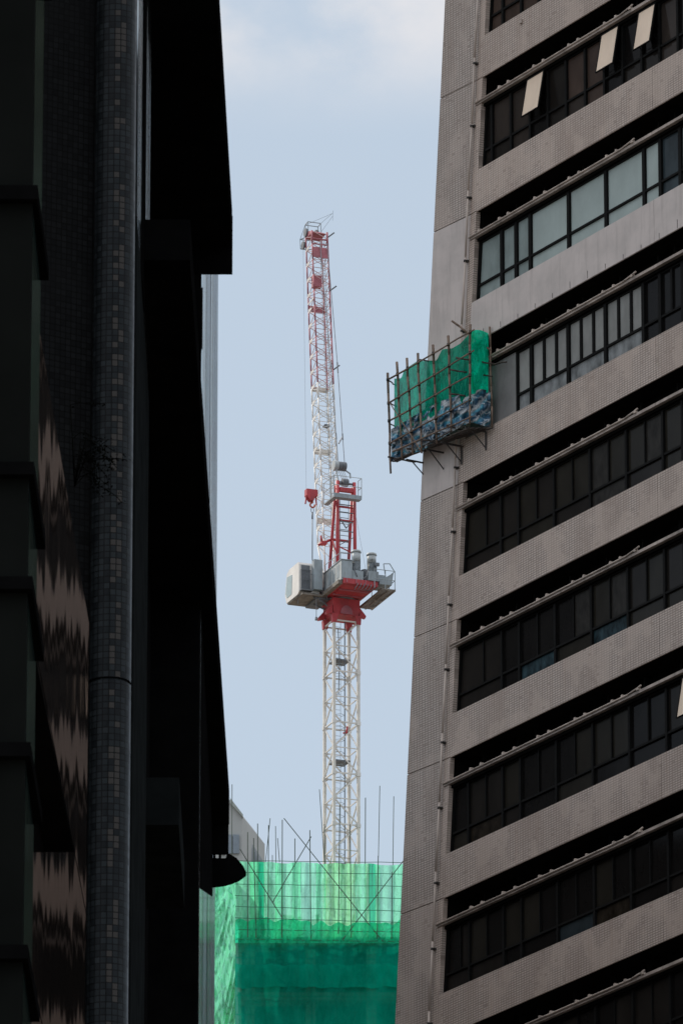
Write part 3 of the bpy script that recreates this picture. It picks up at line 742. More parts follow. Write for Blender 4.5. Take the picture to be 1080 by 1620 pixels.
for i, (t0, t1) in enumerate(zip(ts[:-1], ts[1:])):
    k0, k1 = taper(t0), taper(t1); h0, h1 = HB*k0, HB*k1; g0, g1 = HB*(.6+.4*k0), HB*(.6+.4*k1)
    tm_ = (t0+t1)/2; km = taper(tm_); hm, gm = HB*km, HB*(.6+.4*km)
    for sb in (-1,1):
        seg(lw_, lr_, t0, (h0, sb*g0), tm_, (-hm, sb*gm), .024); seg(lw_, lr_, tm_, (-hm, sb*gm), t1, (h1, sb*g1), .024)
    for sa in (-1,1):
        seg(lw_, lr_, t0, (sa*h0, g0), tm_, (sa*hm, -gm), .024); seg(lw_, lr_, tm_, (sa*hm, -gm), t1, (sa*h1, g1), .024)
        seg(lw_, lr_, t0, (sa*h0, g0), t0, (sa*h0, -g0), .022)
    for sb in (-1, 1): seg(lw_, lr_, t0, (h0, sb*g0), t0, (-h0, sb*g0), .022)
jib = lw_h.build('jib', M['white'], crane)
for a_, b_ in chords: a_.build('chord', M['white'], jib); b_.build('upper_chord', M['red_d'], jib)
lr_.build('upper_lacing', M['pinkish'], jib)
m_ = lw_
for i in range(len(ts)-1):                            # gusset plates catching the sun on the left side
    t = ts[i]
    if t > 2 and i % 1 == 0:
        m_ = MB(); m_.prism([J(t-.13, HB-.02, HB+.015), J(t+.13, HB-.02, HB+.015), J(t+.05, -.05, HB+.015), J(t-.05, -.05, HB+.015)], HY*.02); m_.build('gusset', M['white'], jib)
lw_.build('lacing', M['white'], jib)
def jplate(t0, t1, a0, a1, b0, b1, mat, name='stiffening_plate'):
    m_ = MB(); m_.hexa([J(t0,a0,b0),J(t0,a1,b0),J(t0,a1,b1),J(t0,a0,b1),J(t1,a0,b0),J(t1,a1,b0),J(t1,a1,b1),J(t1,a0,b1)]); return m_.build(name, M[mat], jib)
jplate(JL-1.85, JL-1.15, -HB-.07, -HB-.02, -.5, .5, 'red_d')
jplate(JL-3.75, JL-3.0, -.35, .05, -.1, .45, 'red_d', 'tip_winch')
jplate(JL-5.1, JL-4.7, HB+.03, HB+.07, -.5, .5, 'red_d'); jplate(JL-4.72, JL-4.62, -.5, .5, HB+.02, HB+.05, 'white')
jplate(JL-10.6, JL-10.25, HB+.03, HB+.07, -.5, .5, 'cream')
jplate(8.3, 8.7, HB+.03, HB+.07, -.5, .5, 'cream'); jplate(3.6, 4.0, HB+.03, HB+.07, -.5, .5, 'cream')
jplate(JL-13.1, JL-13.0, 0, .4, -.4, -.05, 'cdark', 'rest_platform')
# walkway ladder inside the jib
m_ = MB(); 
for b in (-.38,-.12): m_.tube(J(2,-.25,b), J(JL-.5,-.25,b), .02, 4)
t = 2.2
while t < JL-.6: m_.tube(J(t,-.25,-.38), J(t,-.25,-.12), .014, 4); t += .35
m_.build('ladder', M['cgrey'], jib)
# jib head
hm_ = MB()
hm_.hexa([J(JL-.1,-.5,-.45),J(JL-.1,.62,-.45),J(JL-.1,.62,.5),J(JL-.1,-.5,.5),J(JL+.22,.0,-.35),J(JL+.22,.66,-.35),J(JL+.22,.66,.5),J(JL+.22,.0,.5)])
hm_.tube(J(JL-.9,-.5,-.5), J(JL+.0,-.5,-.5), .06, 6); hm_.tube(J(JL-.55,-.52,-.5), J(JL-.55,-.52,.5), .06, 6); hm_.tube(J(JL-.9,-.52,-.5), J(JL-.9,-.52,.5), .05, 6)
jh = hm_.build('jib_head', M['red_d'], jib)
m_ = MB(); m_.tube(J(JL+.3,.45,-.1), J(JL+.3,.45,-.25), .27, 14); m_.build('sheave', M['cdark'], jh); m_ = MB(); m_.tube(J(JL+.3,.45,.6), J(JL+.3,.45,.48), .27, 14); m_.build('sheave', M['cdark'], jh); m_ = MB(); m_.tube(J(JL-.45,.75,.55), J(JL-.45,.75,.68), .25, 14)
m_.build('sheave', M['cdark'], jh)
m_ = MB()
for a in (.1,.6):
    for b in (-.35,.5): m_.tube(J(JL+.2,a,b), J(JL+.9,a,b), .032, 4)
for b in (-.35,.5): m_.tube(J(JL+.9,.1,b), J(JL+.9,.6,b), .03, 4)
for a in (.1,.6): m_.tube(J(JL+.9,a,-.35), J(JL+.9,a,.5), .03, 4)
for tt in (-.6,.05): 
    m_.tube(J(JL+tt,.6,.5), J(JL+tt,1.0,.72), .03, 4); m_.tube(J(JL+tt,.6,-.2), J(JL+tt,1.0,.2), .03, 4); m_.tube(J(JL+tt,1.0,.72), J(JL+tt,1.0,.2), .03, 4)
m_.tube(J(JL-.6,1.0,.72), J(JL+.05,1.0,.72), .025, 4); m_.tube(J(JL+.05,1.0,.72), J(JL+.9,.6,.5), .02, 4)
m_.tube(J(JL+.9,.1,-.35), J(JL+1.5,-.3,-1.0), .012, 4); m_.tube(J(JL+1.0,-.3,-1.0), J(JL+1.7,-.3,-1.05), .014, 4); m_.tube(J(JL+.3,.1,-.35), J(JL+1.3,-.3,-1.0), .012, 4)
m_.tube(J(JL+.9,.6,.5), J(JL+1.5,-.3,-1.0), .01, 4)
m_.build('head_railing', M['cgrey'], jh)
for t in (JL-.35, JL-4.05, JL-9.5):
    m_ = MB(); m_.tube(J(t,-HB,-HB), J(t+.25,-HB-.3,-HB-.35), .045, 5); m_.build('light_arm', M['cdark'], jib)
# pendants, hoist rope, hook block
m_ = MB()
for b, y in ((-.48,-.3),(.05,.12)):
    top = J(JL-.8, -HB-.1, b*.9); bot = C(.25, y, 9.95)
    mid = lerp(bot, top, .46)+HX*-.12
    m_.path([bot, mid, top], .024, 5)
    for q in (.12, .42, .44): 
        c = lerp(bot, mid, q/.46) if q < .46 else mid
        m_.tube(lerp(bot, mid, q/.46-.03), lerp(bot, mid, q/.46+.03), .045, 5)
m_.tube(lerp(C(.25,-.3,9.95), J(JL-.8,-HB-.1,-.43), .12), C(.2,.1,11.2), .05, 5)
m_.build('pendant', M['rope'], crane)
hk = C(0, 1.98, 7.52)
def K(x, y=None, z=None):
    if y is None: x, y, z = x
    return hk+HX*x+HY*y+HZ*z
m_ = MB(); m_.path([J(JL+.0,.72,.62), J(0,0,0)*0+K(0,.32,.35)], .011, 4); m_.tube(C(-.7,-.45,7.5), C(-2.6,-.62,2.0), .011, 4)
m_.build('hoist_rope', M['rope'], crane)
m_ = MB(); m_.box(-.2,.2,-.36,.36,-.05,.36,K); m_.prism([K(-.2,-.22,-.05),K(-.2,.36,-.05),K(-.2,.12,-.36),K(-.2,-.10,-.36)], HX*.4)
for y in (.30,-.30): m_.tube(K(0,y,-.05), K(0,y+.08*(1 if y>0 else -.6),-.58), .05, 5)
m_.tube(K(0,.28,-.1), K(0,.10,-.45), .04, 5)
hb = m_.build('hook_block', M['red'], crane)
m_ = MB(); hook = [K(0, -.08+.15*cos(t), -.60+.15*sin(t)) for t in [pi/2-2*pi*.8*i/10 for i in range(11)]]
m_.tube(K(0,-.08,-.34), K(0,-.08,-.47), .06, 6); m_.path(hook, .055, 6); m_.build('hook', M['orange'], hb)
m_ = MB(); m_.path([K(0,-.08+.09*cos(t),-.92+.17*sin(t)) for t in [2*pi*i/10 for i in range(11)]], .02, 5)
m_.tube(K(0,-.08,-1.08), K(0,-.08,-1.5), .05, 6); m_.tube(K(0,-.08,-1.4), K(-.4,.07,-4.3), .03, 6); m_.build('sling', M['cdark'], crane)

# ------------------------------------------------------------------ building under construction wrapped in netting
YN = CO.y-6.5
def NB(px, py, extra=0.0):                            # netted front, slightly turned
    return at(px, py, YN+(px-372)/26.0*.06+extra)
def nz(py): return NB(505, py).z
site = empty('unfinished_building', V((NB(505,1485).x, NB(505,1485).y+6, 0)), 'unfinished concrete building dark behind the green netting at the foot of the crane', 'building')
M['conc'] = simple('raw_concrete', (.30,.26,.23), .9, var=.3, scale=.6)
M['conc_d'] = simple('shadowed_formwork', (.055,.05,.045), .9, var=.4, scale=.8)
xL, xR = NB(376,1500).x, NB(372,1500).x+22
yF = NB(505,1500).y+1.3
levels = [nz(1474)-3.35*i for i in range(6)]
for i, zl in enumerate(levels):
    m_ = MB(); m_.box(xL, xR, yF, yF+18, zl-.45, zl); m_.build('floor_slab', M['conc'], site)
    if i:
        for x in [xL+.4+3.6*j for j in range(6)]:
            m_ = MB(); m_.box(x, x+.6, yF+.3, yF+.9, zl+.002, levels[i-1]-.452); m_.build('column', M['conc'], site)
        m_ = MB(); m_.box(xL+.2, xR-.2, yF+1.6, yF+1.8, zl+.004, levels[i-1]-.454); m_.build('partition_wall', M['conc_d'], site)
m_ = MB(); m_.box(xL, xR, yF, yF+18, 0, levels[-1]-.455); m_.build('lower_storeys', M['conc'], site)
rs = random.Random(11)
rb = MB()                                             # formwork and starter bars on the top slab
for i in range(90):
    x = rs.uniform(xL, xL+10.5); y = yF+rs.uniform(.1,4); h = rs.uniform(.4,1.5)
    rb.tube((x,y,levels[0]), (x+rs.uniform(-.15,.15),y,levels[0]+h), .022, 4)
rb.build('starter_bars', M['conc_d'], site)
fw = MB()
for i in range(22):
    x = rs.uniform(xL+.1, xL+4.2); y = yF+rs.uniform(.2,2); z = levels[0]+rs.uniform(.5,1.7)
    fw.box(x, x+rs.uniform(.2,.7), y, y+.3, z, z+rs.uniform(.06,.22))
fw.build('formwork', M['conc_d'], site)
m_ = MB()
for x in (xL+.3, xL+2.0, xL+4.6, xL+6.8): m_.box(x, x+.2, yF+.3, yF+.5, levels[0]+.002, levels[0]+1.5)
m_.box(xL, xL+10.8, yF+.25, yF+.32, levels[0]+.9, levels[0]+1.0)
m_.build('edge_guard', M['conc_d'], site)

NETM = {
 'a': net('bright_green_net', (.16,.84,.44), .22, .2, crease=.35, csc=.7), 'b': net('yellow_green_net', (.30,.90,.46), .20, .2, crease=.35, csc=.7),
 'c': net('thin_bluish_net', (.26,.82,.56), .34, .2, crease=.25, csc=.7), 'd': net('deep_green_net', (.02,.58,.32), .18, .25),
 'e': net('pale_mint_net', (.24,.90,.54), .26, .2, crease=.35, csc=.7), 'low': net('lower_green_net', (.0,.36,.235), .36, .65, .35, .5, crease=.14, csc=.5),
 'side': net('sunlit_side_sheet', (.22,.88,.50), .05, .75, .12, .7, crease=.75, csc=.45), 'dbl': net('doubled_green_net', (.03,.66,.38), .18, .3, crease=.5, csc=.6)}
sheets = empty('green_netting', NB(505,1620), 'green debris netting wrapped around the unfinished building below the crane', 'netting')
strips = [(372,'e'),(396,'a'),(409,'d'),(417,'e'),(436,'a'),(447,'e'),(462,'a'),(475,'c'),(500,'a'),(506,'e'),(514,'b'),(540,'b'),(562,'e'),(578,'b'),(583,'d'),(593,'a'),(600,'c'),(622,'e'),(650,'c'),(672,'b'),(700,'e'),(740,None)]
def topy(px): return 1362+(px-372)*.018+2.6*abs(sin((px-372)/22.0*1.3))*(1 if int((px-372)/44)%2 else .4)
for (p0, k), (p1, _) in zip(strips[:-1], strips[1:]):
    def fn(u, v, p0=p0, p1=p1):
        px = lerp(p0, p1+.6, u); yt = topy(px); yb = 1486
        return NB(px, lerp(yt, yb, v), .10*sin(px*.33)+.06*sin(px*.9+v*6)+.05*sin(v*7))
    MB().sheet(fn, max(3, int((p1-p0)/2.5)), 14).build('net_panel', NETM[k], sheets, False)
def fn(u, v):                                         # doubled strip hanging above the slab edge
    px = lerp(372, 740, u); yt = 1461+8*nz3(px*.018, 0, 3)+7*nz3(px*.07, 1, 3)-6*(px < 492)
    return NB(px, lerp(yt, 1492, v), -.2+.05*sin(px*.5)+.05*sin(px*.21+v*4))
MB().sheet(fn, 120, 6).build('net_overlap', NETM['dbl'], sheets, False)
def fn(u, v):
    px = lerp(372, 740, u); return NB(px, lerp(1482, 1760, v), .12*sin(px*.09+v*3)+.10*sin(v*19)+.05*sin(px*.3))
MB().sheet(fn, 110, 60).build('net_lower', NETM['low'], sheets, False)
def fn(u, v):                                         # second sheet lapped over the lower storeys
    px = lerp(372, 740, u); yt = 1526+5*nz3(px*.05, 2, 1); yb = 1562+6*nz3(px*.04, 7, 1)
    return NB(px, lerp(yt, yb, v), -.22+.06*nz3(px*.2, v*2, 5))
MB().sheet(fn, 110, 10).build('net_overlap', NETM['low'], sheets, False)
def fn(u, v):                                         # sunlit return side, crumpled sheet
    px = lerp(334, 373, u); py = lerp(1392, 1760, v)
    fold = .9*nz3(u*1.2, v*4, 0)+1.1*abs(nz3(u*2.6+v*2, v*9+u*3, 3))+.7*abs(nz3(u*3.5-v*9, v*5+u, 6))+.12*nz3(u*14, v*22, 2)
    q = at(px, py, YN+(373-px)/26*1.5+fold*.8)
    return q+V((-.10*fold*(1-u),0,0))
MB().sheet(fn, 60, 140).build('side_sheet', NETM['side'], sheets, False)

# bamboo scaffold around it
sca2 = empty('bamboo_scaffold', NB(505,1600,.6), 'tall thin bamboo poles standing above the green netting around the crane mast', 'scaffold')
M['bam_g'] = simple('mesh_tinted_bamboo', (.03,.17,.10), .8, var=.35, scale=2)  # green seen through the mesh put into the bamboo colour
M['bam2'] = simple('weathered_site_bamboo', (.05,.075,.055), .8, var=.35, scale=2)
def site_pole(a, b, r, ex=.35, ex2=None, name='bamboo_pole'):
    m_ = MB(); m_.tube(NB(*a, ex), NB(*b, ex if ex2 is None else ex2), r, 5); return m_.build(name, M['bam2'], sca2)
def z3(x, y): return (320+x/3.176, 1200+y/3.176)
up = [((150,130),(148,560)), ((228,370),(228,900)), ((258,400),(270,900)), ((278,327),(282,900)), ((341,300),(318,520)), ((333,335),(330,900)), ((368,340),(370,560)),
      ((378,400),(388,520)), ((402,308),(400,900)), ((465,402),(464,900)), ((540,360),(546,905)), ((588,155),(613,520)), ((613,330),(616,760)), ((690,230),(683,880)), ((742,330),(748,900)),
      ((819,197),(816,905)), ((891,137),(884,495)), ((883,490),(878,905)), ((961,190),(956,570)), ((953,570),(950,905)), ((1024,220),(1020,905)), ((352,485),(352,560)),
      ((1100,250),(1100,905)), ((1180,200),(1180,905)), ((1260,260),(1260,905))]
for k, (a, b) in enumerate(up):
    site_pole(z3(*a), z3(*b), .028 if b[1] > 600 else .022, -.18 if k % 3 else .38)
for (a, b) in (((410,300),(905,918)), ((547,392),(352,725)), ((190,455),(402,802)), ((1035,480),(705,910)), ((1290,470),(1000,900))): site_pole(z3(*a), z3(*b), .027, -.22)
for (yl, yr) in ((513,520),(570,578),(630,640),(688,702),(742,770),(800,825),(858,870),(906,918)):
    m_ = MB(); n = 14
    for j in range(n):
        q0, q1 = j/n, (j+1)/n
        m_.tube(NB(*z3(lerp(165,1300,q0), lerp(yl,yr+6,q0)+1.5*sin(j*1.9)), -.2), NB(*z3(lerp(165,1300,q1), lerp(yl,yr+6,q1)+1.5*sin((j+1)*1.9)), -.2), .020, 5)
    m_.build('bamboo_rail', M['bam_g'], sca2)
for py in (1515,1545,1575,1605,1635):
    m_ = MB(); m_.tube(NB(374,py,.45), NB(735,py+4,.45), .03, 5); m_.build('bamboo_rail', M['bam_g'], sca2)
for px in (395,436,470,492,530,560,595,625,660,700):
    site_pole((px,1488),(px+2,1700), .036, .40)

# ------------------------------------------------------------------ pale building far behind
M['farw'] = simple('pale_hazy_concrete', (.40,.41,.40), .9, var=.06, scale=.15)
M['farg'] = simple('hazy_blue_glass', (.20,.24,.28), .4, var=.1)
M['farr'] = simple('hazy_grey_screen', (.34,.37,.39), .7, var=.05)
def FR(px, py, ex=0): return at(px, py, 720+ex)
far_b = empty('distant_tower', V((FR(370,1330).x, FR(370,1330).y, 0)), 'pale grey tower with a sloping roof far behind, half hidden by the black canopy', 'building')
zb = 60
m_ = MB()
p = [FR(330,1235), FR(364,1266), FR(383,1291), FR(383,1316), FR(383,1420), FR(330,1420)]
m_.prism(p, V((2,9,0))); m_.build('wall', M['farw'], far_b)
m_ = MB(); base = [FR(330,1421), FR(383,1421)]
m_.box(base[0].x, base[1].x, base[0].y, base[0].y+9, 0, base[0].z-.02); m_.build('lower_wall', M['farw'], far_b)
m_ = MB(); p = [FR(383.5,1316,4), FR(391,1322,4), FR(415,1360,4), FR(421,1420,4), FR(383.5,1420,4)]
m_.prism(p, V((1,8,0))); m_.build('stair_screen', M['farr'], far_b)
m_ = MB()
for j in range(7): 
    xx = 386+j*4.2; m_.tube(FR(xx, 1322+j*6.5,3.9), FR(xx, 1420,3.9), .05, 4)
m_.build('fin', M['farg'], far_b)
m_ = MB(); p = [FR(364,1262,-.3), FR(384.5,1288.5,-.3), FR(384.5,1292.5,-.3), FR(364,1270,-.3)]; m_.prism(p, V((0,.5,0))); m_.build('roof_edge', simple('hazy_roof_edge', (.33,.36,.34), .8, var=.1), far_b)
m_ = MB()
for (xa, xb) in ((361,367.5),(368.5,378.5)): m_.prism([FR(xa,1320,-.2), FR(xb,1320.5,-.2), FR(xb,1350,-.2), FR(xa,1350,-.2)], V((0,.15,0)))
wn = m_.build('window', M['farg'], far_b)
m_ = MB(); m_.prism([FR(350,1340,-.2), FR(356,1340,-.2), FR(356,1352,-.2), FR(350,1352,-.2)], V((0,.15,0))); m_.build('window', M['farg'], far_b)

# ------------------------------------------------------------------ left: dark foreground buildings
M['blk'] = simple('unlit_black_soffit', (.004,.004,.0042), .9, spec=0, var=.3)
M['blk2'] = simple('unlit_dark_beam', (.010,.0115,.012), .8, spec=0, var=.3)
def column_mat():
    m = NT('glossy_dark_mosaic'); o = m.obj(); x, y, z = m.sep(o)[0], m.sep(o)[1], m.sep(o)[2]
    ang = m.math('MULTIPLY', m.math('ARCTAN2', x, m.math('MULTIPLY', y, -1.0)), .165)
    uv = m.comb(ang, z)
    b = m.n('ShaderNodeTexBrick', offset=0.0, squash=1.0); m.put(b, 'Vector', uv)
    for k_, v_ in (('Scale',1.0),('Brick Width',.0472),('Row Height',.0505),('Mortar Size',.004),('Mortar Smooth',.1),('Bias',0.0)): b.inputs[k_].default_value = v_
    b.inputs['Color1'].default_value = (.007,.0085,.0098,1); b.inputs['Color2'].default_value = (.019,.023,.0255,1); b.inputs['Mortar'].default_value = (.001,.001,.001,1)
    # paler tile band: a reflected bright stripe put into the colour
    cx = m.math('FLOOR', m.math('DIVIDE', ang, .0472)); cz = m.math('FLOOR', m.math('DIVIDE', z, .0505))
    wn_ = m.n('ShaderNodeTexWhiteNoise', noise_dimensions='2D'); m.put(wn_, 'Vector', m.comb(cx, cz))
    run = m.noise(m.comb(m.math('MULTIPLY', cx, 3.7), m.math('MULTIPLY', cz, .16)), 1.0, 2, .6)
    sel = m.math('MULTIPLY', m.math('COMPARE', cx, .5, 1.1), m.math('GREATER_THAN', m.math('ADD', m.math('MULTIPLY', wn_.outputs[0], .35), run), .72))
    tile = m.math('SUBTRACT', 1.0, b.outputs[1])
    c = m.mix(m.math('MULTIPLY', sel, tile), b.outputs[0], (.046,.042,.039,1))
    jit = m.math('MULTIPLY', wn_.outputs[0], 1.0)
    m.pbr(c, m.math('ADD', .28, m.math('MULTIPLY', wn_.outputs[0], .15)), 0, .12, m.bump(m.math('ADD', tile, m.math('MULTIPLY', jit, .2)), .3, .004)); return m.m
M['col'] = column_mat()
w_dir = (sin(radians(58)), cos(radians(58)), 0)
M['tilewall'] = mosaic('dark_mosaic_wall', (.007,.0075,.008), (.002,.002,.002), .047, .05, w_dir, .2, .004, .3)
def mirror(name, tint, rough, waveh, wavev, amp, metal=.0, lines=True):
    m = NT(name); o = m.obj()
    st = m.scale(o, (waveh, waveh, wavev))
    n = m.noise(st, 1.0, 3 if 'streak' in name else 2, .5)
    nm = m.bump(n, 1.0, amp)
    g_ = m.n('ShaderNodeBsdfGlossy'); m.put(g_, 'Color', (*tint, 1)); m.put(g_, 'Roughness', rough); m.put(g_, 'Normal', nm)
    d_ = m.n('ShaderNodeBsdfDiffuse'); m.put(d_, 'Color', tuple(x*.012 for x in tint)+(1,))
    a_ = m.n('ShaderNodeAddShader'); m.t.links.new(g_.outputs[0], a_.inputs[0]); m.t.links.new(d_.outputs[0], a_.inputs[1]); m.t.links.new(a_.outputs[0], m.out.inputs[0]); return m.m
M['silver'] = mirror('streaked_mirror_glass', (.70,.74,.74), .04, 5.0, .12, .05, 1.0)
M['silver2'] = mirror('dull_streaked_glass', (.52,.55,.56), .05, 7.0, .12, .05, 1.0)
M['wavy'] = mirror('wavy_curtain_glass', (.27,.24,.228), .03, .8, .42, .006, 1.0)
M['panelglass'] = simple('dark_green_grey_panel', (.0062,.007,.0063), .6, spec=.02, var=.25, scale=1.0)
M['edgeglass'] = mirror('green_glass_edge', (.10,.14,.12), .12, 1.5, .3, .004, .8)

left = empty('mosaic_column_building', V((-3.0, 62, 0)), 'black unlit building on the left with a round dark mosaic corner column and canopies', 'building')
cc = at(176, 810, 60); RC = .165
m_ = MB(); 
def cyl(m_, z0, z1, r, n=48):
    k = len(m_.v)
    for i in range(n):
        t = 2*pi*i/n; m_.v += [V((cc.x+r*cos(t), cc.y+r*sin(t), z0)), V((cc.x+r*cos(t), cc.y+r*sin(t), z1))]
    for i in range(n):
        j = (i+1) % n; m_.face((k+2*i, k+2*j, k+2*j+1, k+2*i+1), True)
    a_ = m_.add(*[m_.v[k+2*i] for i in range(n)]); b_ = m_.add(*[m_.v[k+2*i+1] for i in range(n)])
    m_.face(list(range(a_, a_+n))[::-1]); m_.face(range(b_, b_+n))
colroot = bpy.data.objects.new('corner_column', None)
# the column is one mesh with its own origin on its axis so that the tiles wrap it
zj = at(176, 1073, 60-.16).z
def colmesh():
    m_ = MB(); cyl(m_, .0, zj-.012, RC); cyl(m_, zj+.012, 45, RC); cyl(m_, zj-.012, zj+.012, RC-.02)
    o0 = worg(left); off = V((cc.x, cc.y, 0))
    me = bpy.data.meshes.new('corner_column'); me.from_pydata([tuple(p-off) for p in m_.v], [], m_.f)
    for p, s in zip(me.polygons, m_.s): p.use_smooth = s and len(p.vertices) == 4
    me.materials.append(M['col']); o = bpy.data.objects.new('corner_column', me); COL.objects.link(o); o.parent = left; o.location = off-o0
    return o
colmesh(); bpy.data.objects.remove(colroot)
# mosaic wall running left from the column, towards us
pA = V((cc.x-.10, cc.y-.02, 0)); pB = pA-V(w_dir)*1.6
m_ = MB(); m_.hexa([pB, pA, pA+V((0,.5,0)), pB+V((-.2,.5,0)), pB+V((0,0,45)), pA+V((0,0,45)), pA+V((0,.5,45)), pB+V((-.2,.5,45))])
m_.build('mosaic_wall', M['tilewall'], left)
# street-side body
xs = at(213, 810, 60.3).x
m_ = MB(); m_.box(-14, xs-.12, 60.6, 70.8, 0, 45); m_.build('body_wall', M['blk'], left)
zg = at(224, 460, 62).z
m_ = MB(); m_.box(xs-.1, xs, 60.32, 64.6, 0, zg-.003); m_.build('return_wall', M['blk2'], left)
for (ya, yb) in ((60.32, 61.75), (62.5, 64.6)):
    m_ = MB(); e_ = .0035*(yb-ya); m_.hexa([V((xs-.06,ya,zg)),V((xs,ya,zg)),V((xs-e_,yb,zg)),V((xs-.06,yb,zg)),V((xs-.06,ya,45)),V((xs,ya,45)),V((xs-e_,yb,45)),V((xs-.06,yb,45))]); m_.build('glass_fin', M['silver2'], left)
m_ = MB(); m_.box(xs-.06, xs+.012, 61.76, 62.49, zg, 45); m_.build('mullion', M['blk'], left)
# beams
for (ya, yb) in ((460,530),(1230,1305)):
    p0, p1 = at(222, ya, 65), at(288 if ya == 460 else 283, yb, 65)
    m_ = MB(); m_.box(p0.x, p1.x, 65, 67.5, p1.z, p0.z); m_.build('beam_end', M['blk2'], left)
# upper canopy
pf, pn = at(367, 432, 70), at(340, 0, 63.4)
d = (pf-pn); d.z = 0; near = pf-d*(11.0/d.y)
m_ = MB(); z0 = pf.z+.26
m_.hexa([V((-5,near.y,z0)), V((near.x,near.y,z0)), V((pf.x,70.0,z0)), V((-5,70.0,z0)), V((-5,near.y,z0+.35)), V((near.x,near.y,z0+.35)), V((pf.x,70.0,z0+.35)), V((-5,70.0,z0+.35))])
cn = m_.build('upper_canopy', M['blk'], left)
pl = at(232, 432, 70); 
m_ = MB(); m_.box(pl.x, pf.x+.004, 70.002, 70.04, pf.z, z0+.3); m_.build('canopy_beam', M['blk'], cn)
# lower canopy
pf2, pn2 = at(362, 1352, 78), at(310, 600, 64.1)
d2 = pf2-pn2; d2.z = 0; n2 = pf2-d2*(16.0/d2.y); z2 = pf2.z
m_ = MB()
m_.hexa([V((-5,n2.y,z2+.25)), V((n2.x,n2.y,z2+.25)), V((pf2.x+.006,77.8,z2+.25)), V((-5,77.8,z2+.25)), V((-5,n2.y,z2+.6)), V((n2.x,n2.y,z2+.6)), V((pf2.x+.006,77.8,z2+.6)), V((-5,77.8,z2+.6))])
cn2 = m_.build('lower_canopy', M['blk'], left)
m_ = MB(); pl2 = at(300, 1352, 78); m_.box(pl2.x, pf2.x, 77.802, 77.84, z2-.05, z2+.55); m_.build('canopy_beam', M['blk'], cn2)
nose = [(306,1357),(357,1357.5),(359,1351),(363,1350.5),(374,1357),(385,1370),(389.5,1380),(389,1384),(378,1392),(366,1397),(355,1400),(339,1402),(306,1401)]
m_ = MB(); m_.prism([at(x, y, 78.0) for x, y in nose], V((0,.05,0))); m_.build('awning_nose', M['blk'], cn2)
m_ = MB()
for x in (320,328,337,346): m_.prism([at(x,1350,78.01), at(x+4,1350,78.01), at(x+4,1358,78.01), at(x,1358,78.01)], V((0,.1,0)))
m_.build('awning_bracket', M['blk'], cn2)
# far curtain glass seen edge-on
q0, q1 = at(319, 800, 71), at(343.5, 800, 80)
m_ = MB()
def strip_glass(t0, t1, mat, name='curtain_glass'):
    a, b = lerp(q0, q1, t0), lerp(q0, q1, t1); a.z = b.z = 0; h = V((0,0,46))
    MB().hexa([a, b, b+V((-.3,0,0)), a+V((-.3,0,0)), a+h, b+h, b+V((-.3,0,46)), a+V((-.3,0,46))]).build(name, M[mat], left)
for t0, t1, mt in ((0,.20,'silver'),(.212,.47,'silver2'),(.50,.63,'silver'),(.638,.80,'silver2'),(.806,1.0,'silver2')): strip_glass(t0, t1, mt)
for t0, t1 in ((.2005,.2115),(.471,.499),(.631,.637),(.801,.805)): strip_glass(t0, t1, 'blk', 'mullion')
m_ = MB(); m_.box(-14, q0.x-.32, 70.85, 80, 0, 45); m_.build('rear_wall', M['blk'], left)
m_ = MB(); m_.box(q0.x-.45, q0.x-.012, 70.82, 70.985, 0, 45); m_.build('wall_return', M['blk'], left)
ya_, yb_ = 71.05, 78.2; xa_ = lerp(q0.x, q1.x, (ya_-71)/9)+.004; xb_ = lerp(q0.x, q1.x, (yb_-71)/9)+.004
m_ = MB(); m_.hexa([V((xa_,ya_,22.45)),V((xb_,yb_,24.45)),V((xb_-.3,yb_,24.45)),V((xa_-.3,ya_,22.45)),V((xa_,ya_,z2+.24)),V((xb_,yb_,z2+.24)),V((xb_-.3,yb_,z2+.24)),V((xa_-.3,ya_,z2+.24))]); m_.build('darkening_panel', M['blk'], left)  # black panel added to darken the glass below the lower canopy
# thin mirrored rod added as the glint line along the lower canopy
m_ = MB(); a, b = at(294, 535, 66), at(330, 880, 72.4); b.z = a.z
m_.tube(a, b, .006, 5); m_.build('glint_edge', M['silver2'], left)

near_b = empty('panelled_building', V((-3.2, 45, 0)), 'dark panelled building at the far left edge with thin ledges and wavy mirrored side glass', 'building')
# wavy mirrored side wall
g0, g1 = at(60, 800, 49.6), at(143, 800, 55.6); zt_ = at(62,560,50).z; zb_ = at(59,1055,50).z
g0.z = g1.z = 0
gl = [(zb_+.0, zt_), (zb_-2.15, zb_-.03), (0, zb_-2.18)]
for (za, zb2) in gl:
    MB().hexa([g0+V((0,0,za)), g1+V((0,0,za)), g1+V((-.3,0,za)), g0+V((-.3,0,za)), g0+V((0,0,zb2)), g1+V((0,0,zb2)), g1+V((-.3,0,zb2)), g0+V((-.3,0,zb2))]).build('mirror_glass', M['wavy'], near_b)
# dark ledge under it
la, lb = at(57, 1040, 47), at(119, 1352, 50.6); zl = la.z
la, lb = at(59,1055,47), at(118,1348,47); lb = at(118,1348, 47*(la.z-EYE)/(lb.z-EYE))
dd = lb-la; la2 = la-dd*.8
m_ = MB(); zz = la.z
m_.hexa([V((-6,la2.y,zz)), V((la2.x,la2.y,zz)), V((lb.x,lb.y,zz)), V((-6,lb.y,zz)), V((-6,la2.y,zz+.02)), V((la2.x,la2.y,zz+.02)), V((lb.x,lb.y,zz+.02)), V((-6,lb.y,zz+.02))]); m_.build('soffit', M['blk'], near_b)
m_ = MB(); m_.box(-6, at(40,1400,44).x, 43.6, 44.0, 0, zz-.3); m_.build('lower_wall', M['blk2'], near_b)
